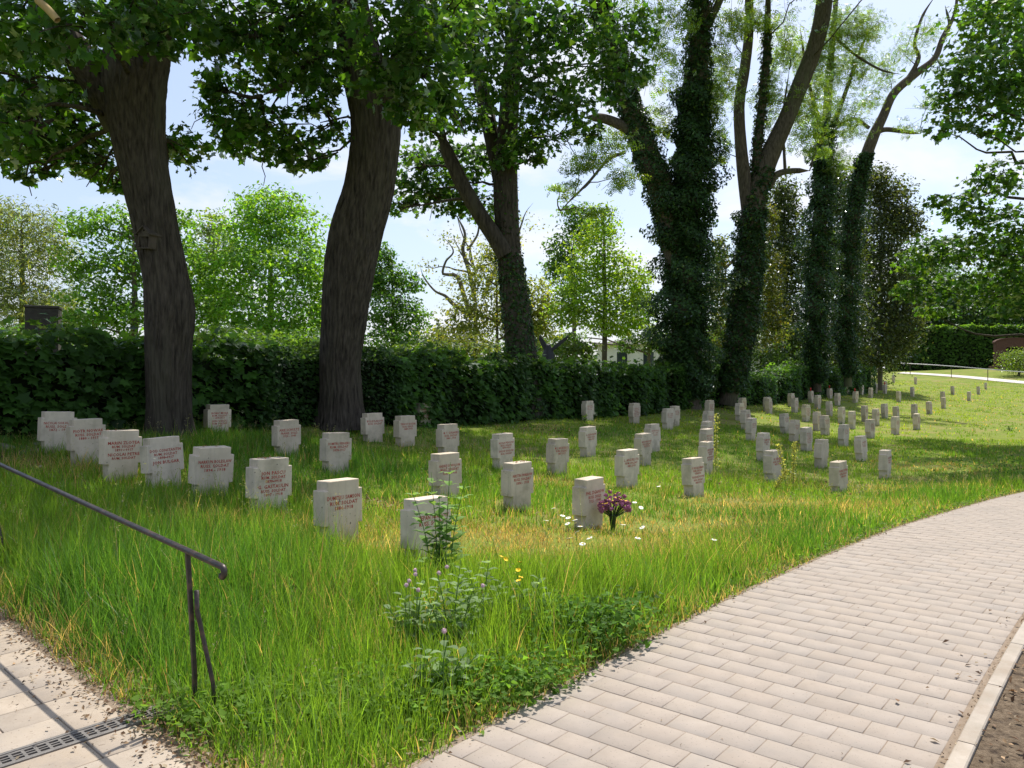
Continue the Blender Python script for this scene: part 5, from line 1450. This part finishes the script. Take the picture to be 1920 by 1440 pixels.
# ------------------------------------------------------------------ small plants and flowers
def stem_leaf_plant(name, label, cat, base, stems, leaf_len, col, seed, group=None, leafkind='lance', rad=.005, per_m=34, leaf_mat_='grass', top=None):
    rng = np.random.default_rng(seed)
    root = empty(name, tuple(base)); tag(root, label, cat, group)
    LC, LN_, LS, LK = [], [], [], []
    for (dx, dy, h, bx_, by_) in stems:
        Q = smooth_path(np.array([(bx_, by_, -.02), (bx_ + dx * .3, by_ + dy * .3, h * .5), (bx_ + dx, by_ + dy, h)]), 12)
        obj("stem", MB().tube(Q, np.linspace(rad, rad * .35, 12), 6).mesh("stem", M['stem'], smooth=True), root)
        n = int(h * per_m)
        for k in range(n):
            t = .12 + .88 * k / n
            p = Q[min(int(t * 11), 11)]
            a = k * 2.4 + rng.uniform(-.4, .4)
            dr_ = np.array([math.cos(a), math.sin(a), rng.uniform(.1, .7)])
            L = leaf_len * rng.uniform(.7, 1.2) * (1.15 - .65 * t)
            LC.append(p + unit(dr_) * L * .5); LS.append(L)
            LN_.append((dr_, )); LK.append(np.asarray(col) * math.exp(rng.normal() * .2))
    # leaves point away from the stem
    tv, tf = LEAF[leafkind]; V, F, K = [], [], []
    for c, (d_,), L, kc in zip(LC, LN_, LS, LK):
        d_ = unit(d_); s_ = unit(np.cross(d_, [0, 0, 1])); u_ = np.cross(s_, d_)
        wscale = 2.5 if leafkind == 'lance' else 1.0
        b = len(V)
        V += [c + L * (q[0] * wscale * s_ + q[1] * d_ + q[2] * u_ * 1.5) for q in tv]; F += [tuple(i + b for i in f) for f in tf]; K += [kc] * len(tv)
    obj("leaves", new_mesh("leaves", np.array(V), np.array(F), M[leaf_mat_], col=np.array(K)), root)
    return root
wb_ = px(826, 1052, 5.55); wb_ = on_ground(wb_[0], 5.55)
stem_leaf_plant("tall_weed", "tall leafy weed with narrow leaves in front of a grave marker", "weed", wb_, [(-.05, .02, .86, -.02, 0), (.04, .0, .93, .03, .02), (-.16, 0, .76, -.06, .03), (.12, -.04, .82, .06, -.02), (0, -.08, .7, 0, -.03)], .15, (.20, .32, .10), 601, per_m=44)
for k, (xp, yp, d, h, lab) in enumerate([(850, 1190, 4.35, .52, "bluish-green leafy weed among the pink clover heads"), (905, 1150, 4.7, .46, "grey-green weed beside the yellow flowers"), (1000, 1160, 4.75, .34, "small pale weed at the end of the yellow flowers"), (780, 1180, 4.4, .40, "leafy weed under the pink clover heads"), (825, 1320, 3.75, .30, "short leafy weed near the paving corner")]):
    b_ = px(xp, yp, d); b_ = on_ground(b_[0], d)
    stem_leaf_plant("leafy_weed", lab, "weed", b_, [(.04, .02, h, 0, 0), (-.06, .0, h * .85, -.03, .02), (.08, -.02, h * .75, .04, 0), (-.1, -.05, h * .7, -.05, -.04), (.12, .05, h * .6, .06, .05)], .12, (.22, .31, .15), 610 + k, per_m=54)
# dock stalks with seed heads
for k, (xp, d, yt, lean, lab) in enumerate([(1344, 12.9, 775, .02, "tall yellow-green dock stalk beside the long line of grave markers"), (1459, 12.6, 832, -.14, "dock stalk leaning across a grave marker"), (1490, 12.4, 828, .03, "upright dock stalk between two grave markers"), (1476, 12.2, 880, .22, "short slanting dock stalk at the foot of a grave marker")]):
    tp = px(xp, yt, d); b_ = on_ground(tp[0] - lean, d)
    root = empty("dock_stalk", tuple(b_)); tag(root, lab, "weed", "dock stalks among the graves")
    h = tp[2] - b_[2]
    rr_ = np.random.default_rng(640 + k)
    obj("stem", MB().tube([(0, 0, -.03), (lean * .4, 0, h * .5), (lean, 0, h)], [.006, .005, .003], 6).mesh("stem", M['stem']), root)
    n = 260; t = rr_.uniform(.25, 1, n)
    C = np.c_[lean * t ** 1.2 + rr_.normal(size=n) * .022, rr_.normal(size=n) * .022, h * t]
    obj("seed_head", foliage_mesh("seed_head", rr_, [(C, rr_.normal(size=(n, 3)), np.full(n, .032), np.array([.36, .35, .11]) * np.exp(rr_.normal(size=(n, 1)) * .25))], 'kite', M['grass']), root)
# weed on the face of one grave marker
q = STONES[41]; b_ = on_ground(q[0] + .17, q[1] - .22)
stem_leaf_plant("leafy_weed", "dark weed growing against the face of a grave marker", "weed", b_, [(-.05, .02, .36, 0, 0), (.04, .02, .30, .02, 0)], .10, (.035, .075, .02), 650, per_m=40)
# bright dandelion-like leaf tufts
for k, (xp, yp, lab) in enumerate([(1096, 792, "bright upright leaf tuft behind the first rows of markers"), (1893, 808, "bright leaf tuft in the shade near the path")]):
    b_ = ground_hit(xp, yp); stem_leaf_plant("leaf_tuft", lab, "weed", b_, [(.05, 0, .22, 0, 0), (-.05, .03, .20, 0, 0)], .16, (.12, .21, .025), 660 + k, per_m=50)

def head_mesh(kind):
    mb = MB()
    if kind == 'daisy':
        for k in range(15):
            a = 2 * math.pi * k / 15
            c, s_ = math.cos(a), math.sin(a)
            P = [(.007, -.0022, .003), (.024, -.0042, .002), (.029, 0, -.001), (.024, .0042, .002), (.007, .0022, .003)]
            mb.add([(x * c - y * s_, x * s_ + y * c, z) for x, y, z in P], [(0, 1, 2, 3, 4)])
    elif kind == 'butter':
        for k in range(5):
            a = 2 * math.pi * k / 5
            c, s_ = math.cos(a), math.sin(a)
            P = [(.001, -.003, 0), (.013, -.009, .006), (.018, 0, .010), (.013, .009, .006), (.001, .003, 0)]
            mb.add([(x * c - y * s_, x * s_ + y * c, z) for x, y, z in P], [(0, 1, 2, 3, 4)])
    return mb
daisy_p = head_mesh('daisy').mesh("petals", M['white_petal'])
daisy_c = MB().lathe([(.009, 0), (.008, .004), (.004, .006)], 10).mesh("centre", M['yellow'])
butter_p = head_mesh('butter').mesh("petals", M['yellow'])
clover_r = np.random.default_rng(700)
cC = unit(clover_r.normal(size=(46, 3))) * .0105
clover_h = new_mesh("flower_head", *leaf_arrays(clover_r, cC, clover_r.normal(size=(46, 3)), np.full(46, .013), 'lance', np.zeros((46, 3)))[:2], M['clover'])
clover_core = MB().lathe([(.004, -.010), (.0095, -.004), (.0095, .004), (.005, .010)], 8).mesh("flower_core", M['clover'])
rf = np.random.default_rng(701)
def flower(name, label, cat, group, xp, yp, hgt, build):
    # depth so that the head, standing hgt above the ground, is where it was seen
    d = 2.5
    while d < 30:
        p = px(xp, yp, d)
        if p[2] <= float(terrain(p[0], p[1])) + hgt: break
        d += .02
    p = px(xp, yp, d); b_ = on_ground(p[0] + rf.normal() * .015, p[1] + rf.normal() * .015)
    root = empty(name, tuple(b_)); tag(root, label, cat, group)
    l = p - b_
    obj("stem", MB().tube([(0, 0, -.02), (l[0] * .3, l[1] * .3, l[2] * .5), l], [.0022, .002, .0016], 5).mesh("stem", M['stem']), root)
    build(root, l)
def b_daisy(root, l):
    e = (R(rf.normal() * 14 + 12), R(rf.normal() * 14), rf.uniform(0, 6))
    obj("petals", daisy_p, root, loc=l, rot=e); obj("centre", daisy_c, root, loc=l + np.array([0, 0, .001]), rot=e)
def b_butter(root, l):
    obj("petals", butter_p, root, loc=l, rot=(R(rf.normal() * 20 + 20), R(rf.normal() * 15), rf.uniform(0, 6)))
def b_clover(root, l):
    obj("flower_head", clover_h, root, loc=l, rot=(rf.uniform(0, 6), 0, rf.uniform(0, 6))); obj("flower_core", clover_core, root, loc=l)
for xp, yp in ((1038, 953), (1007, 962), (1024, 976), (1055, 967), (1065, 971), (1078, 975), (1088, 987), (1082, 998), (1068, 1009), (1105, 1009), (1092, 1020), (1169, 984), (1190, 942), (1202, 952), (1204, 989), (1196, 1009), (1064, 982), (1235, 912), (1339, 1012)):
    flower("daisy", "white daisy growing in the short grass round the marker with flowers", "flower", "white daisies in the sunny grass", xp, yp, .20 + rf.normal() * .02, b_daisy)
for xp, yp in ((939.5, 1045), (948, 1049), (974, 1055), (971.6, 1070), (976, 1084), (973, 1090)):
    flower("yellow_flower", "small yellow meadow flower behind the pink clover", "flower", "yellow meadow flowers", xp, yp, .36, b_butter)
for xp, yp in ((778.5, 1069), (779, 1077), (767, 1089), (762, 1097), (784, 1106), (823, 1074), (838, 1063), (905, 1098), (833, 1183)):
    flower("clover_flower", "pinkish clover head above the long grass", "flower", "pink clover heads", xp, yp, .42, b_clover)

# bouquet beside one marker
q = STONES[21]; pv = px(1149, 985, 8.35); bz_ = on_ground(pv[0], 8.35)
bq = empty("flower_bouquet", tuple(bz_)); bq.scale = (1.2, 1.2, 1.12); tag(bq, "bunch of faded mauve flowers in a dark cone vase beside a grave marker", "bouquet")
obj("vase", MB().lathe([(.012, -.06), (.018, .0), (.036, .15), (.040, .155), (.034, .152)], 14).mesh("vase", M['vase'], smooth=True), bq)
rb = np.random.default_rng(720)
pet = unit(rb.normal(size=(30, 3)) + np.array([0, 0, .6])) * .016
hd = new_mesh("bloom", *leaf_arrays(rb, pet, pet + rb.normal(size=(30, 3)) * .01, np.full(30, .026), 'kite', np.zeros((30, 3)))[:2], M['mauve'])
for k in range(56):
    a, r_ = rb.uniform(0, 6.28), math.sqrt(rb.random()) * .15
    p = np.array([r_ * math.cos(a) + .02, r_ * math.sin(a) * .8, .34 - r_ * r_ * 6.5 + rb.normal() * .026])
    obj("stem", MB().tube([(.01 * math.cos(a), .01 * math.sin(a), .12), p * .7 + np.array([0, 0, .04]), p], [.003, .0025, .002], 5).mesh("stem", M['vase']), bq)
    bo = obj("bloom", hd, bq, loc=p, rot=(rb.uniform(-.5, .5), rb.uniform(-.5, .5), rb.uniform(0, 6)))
    if k % 2 == 0: obj("eye", daisy_c, bo, loc=(0, 0, .016))

# grave lights standing on the far markers
lid_red = MB().lathe([(.028, 0), (.030, .10), (.034, .102), (.034, .12), (.020, .150), (.006, .158)], 14).mesh("lantern", M['candle_red'], smooth=True)
jar_white = MB().lathe([(.032, 0), (.034, .13), (.024, .15), (.024, .155)], 14).mesh("jar", M['candle_white'], smooth=True)
lid_gold = MB().lathe([(.026, .155), (.028, .17), (.008, .19)], 14).mesh("lid", M['galv'], smooth=True)
flame_cup = MB().lathe([(.026, -.0), (.026, .012)], 12).mesh("foot", M['dark'])
for i in (84, 87, 88, 86, 93, 91, 97, 75):
    s_ = marker_objs[i]; x, y, z = s_.location
    o = empty("grave_light", (x - .02, y, z + .578)); obj("lantern", lid_red, o); obj("foot", flame_cup, o, loc=(0, 0, -.004))
    tag(o, "small red grave light standing on top of a far marker", "grave light", "red grave lights on the far markers")
for i in (77, 80, 81, 82):
    s_ = marker_objs[i]; x, y, z = s_.location
    o = empty("grave_light", (x, y, z + .578)); obj("jar", jar_white, o); obj("lid", lid_gold, o)
    tag(o, "white grave light jar standing on top of a far marker", "grave light", "white grave lights on the far markers")
# dry leaves lying on marker tops
for i in (6, 18, 2, 4, 17, 32, 42, 33):
    s_ = marker_objs[i]
    k = 12 if i in (6, 18) else 4
    C = np.c_[rf.uniform(-.14, .14, k), rf.uniform(-.05, .05, k), np.full(k, .585) + rf.random(k) * .008]
    o = obj("dry_leaf", foliage_mesh("dry_leaf", rf, [(C, np.array([0, 0, 1.0]) + rf.normal(size=(k, 3)) * .3, np.full(k, .035) * rf.uniform(.6, 1.4, k), np.array([.26, .13, .06]) * np.exp(rf.normal(size=(k, 1)) * .3))], 'kite', M['dry']), s_)
    tag(o, "dry brown leaves lying on the marker's top")
# rubble by the foot of the hedge
for k in range(14):
    xp = rf.uniform(-10, 92); p = on_ground(*(px(xp, 835, 10.2 + rf.uniform(-.2, .5))[:2]))
    r_ = rf.uniform(.05, .10)
    V = unit(rf.normal(size=(14, 3))) * r_ * np.array([1.3, 1, .7])
    bm = bmesh.new()
    for v in V: bm.verts.new(v)
    bmesh.ops.convex_hull(bm, input=bm.verts); me = bpy.data.meshes.new("rubble_stone"); bm.to_mesh(me); bm.free(); me.materials.append(M['rubble'])
    o = obj("rubble_stone", me, loc=(p[0], p[1], p[2] + r_ * .35)); tag(o, "rough rubble stone at the foot of the maple hedge", "stone", "rubble stones below the hedge")
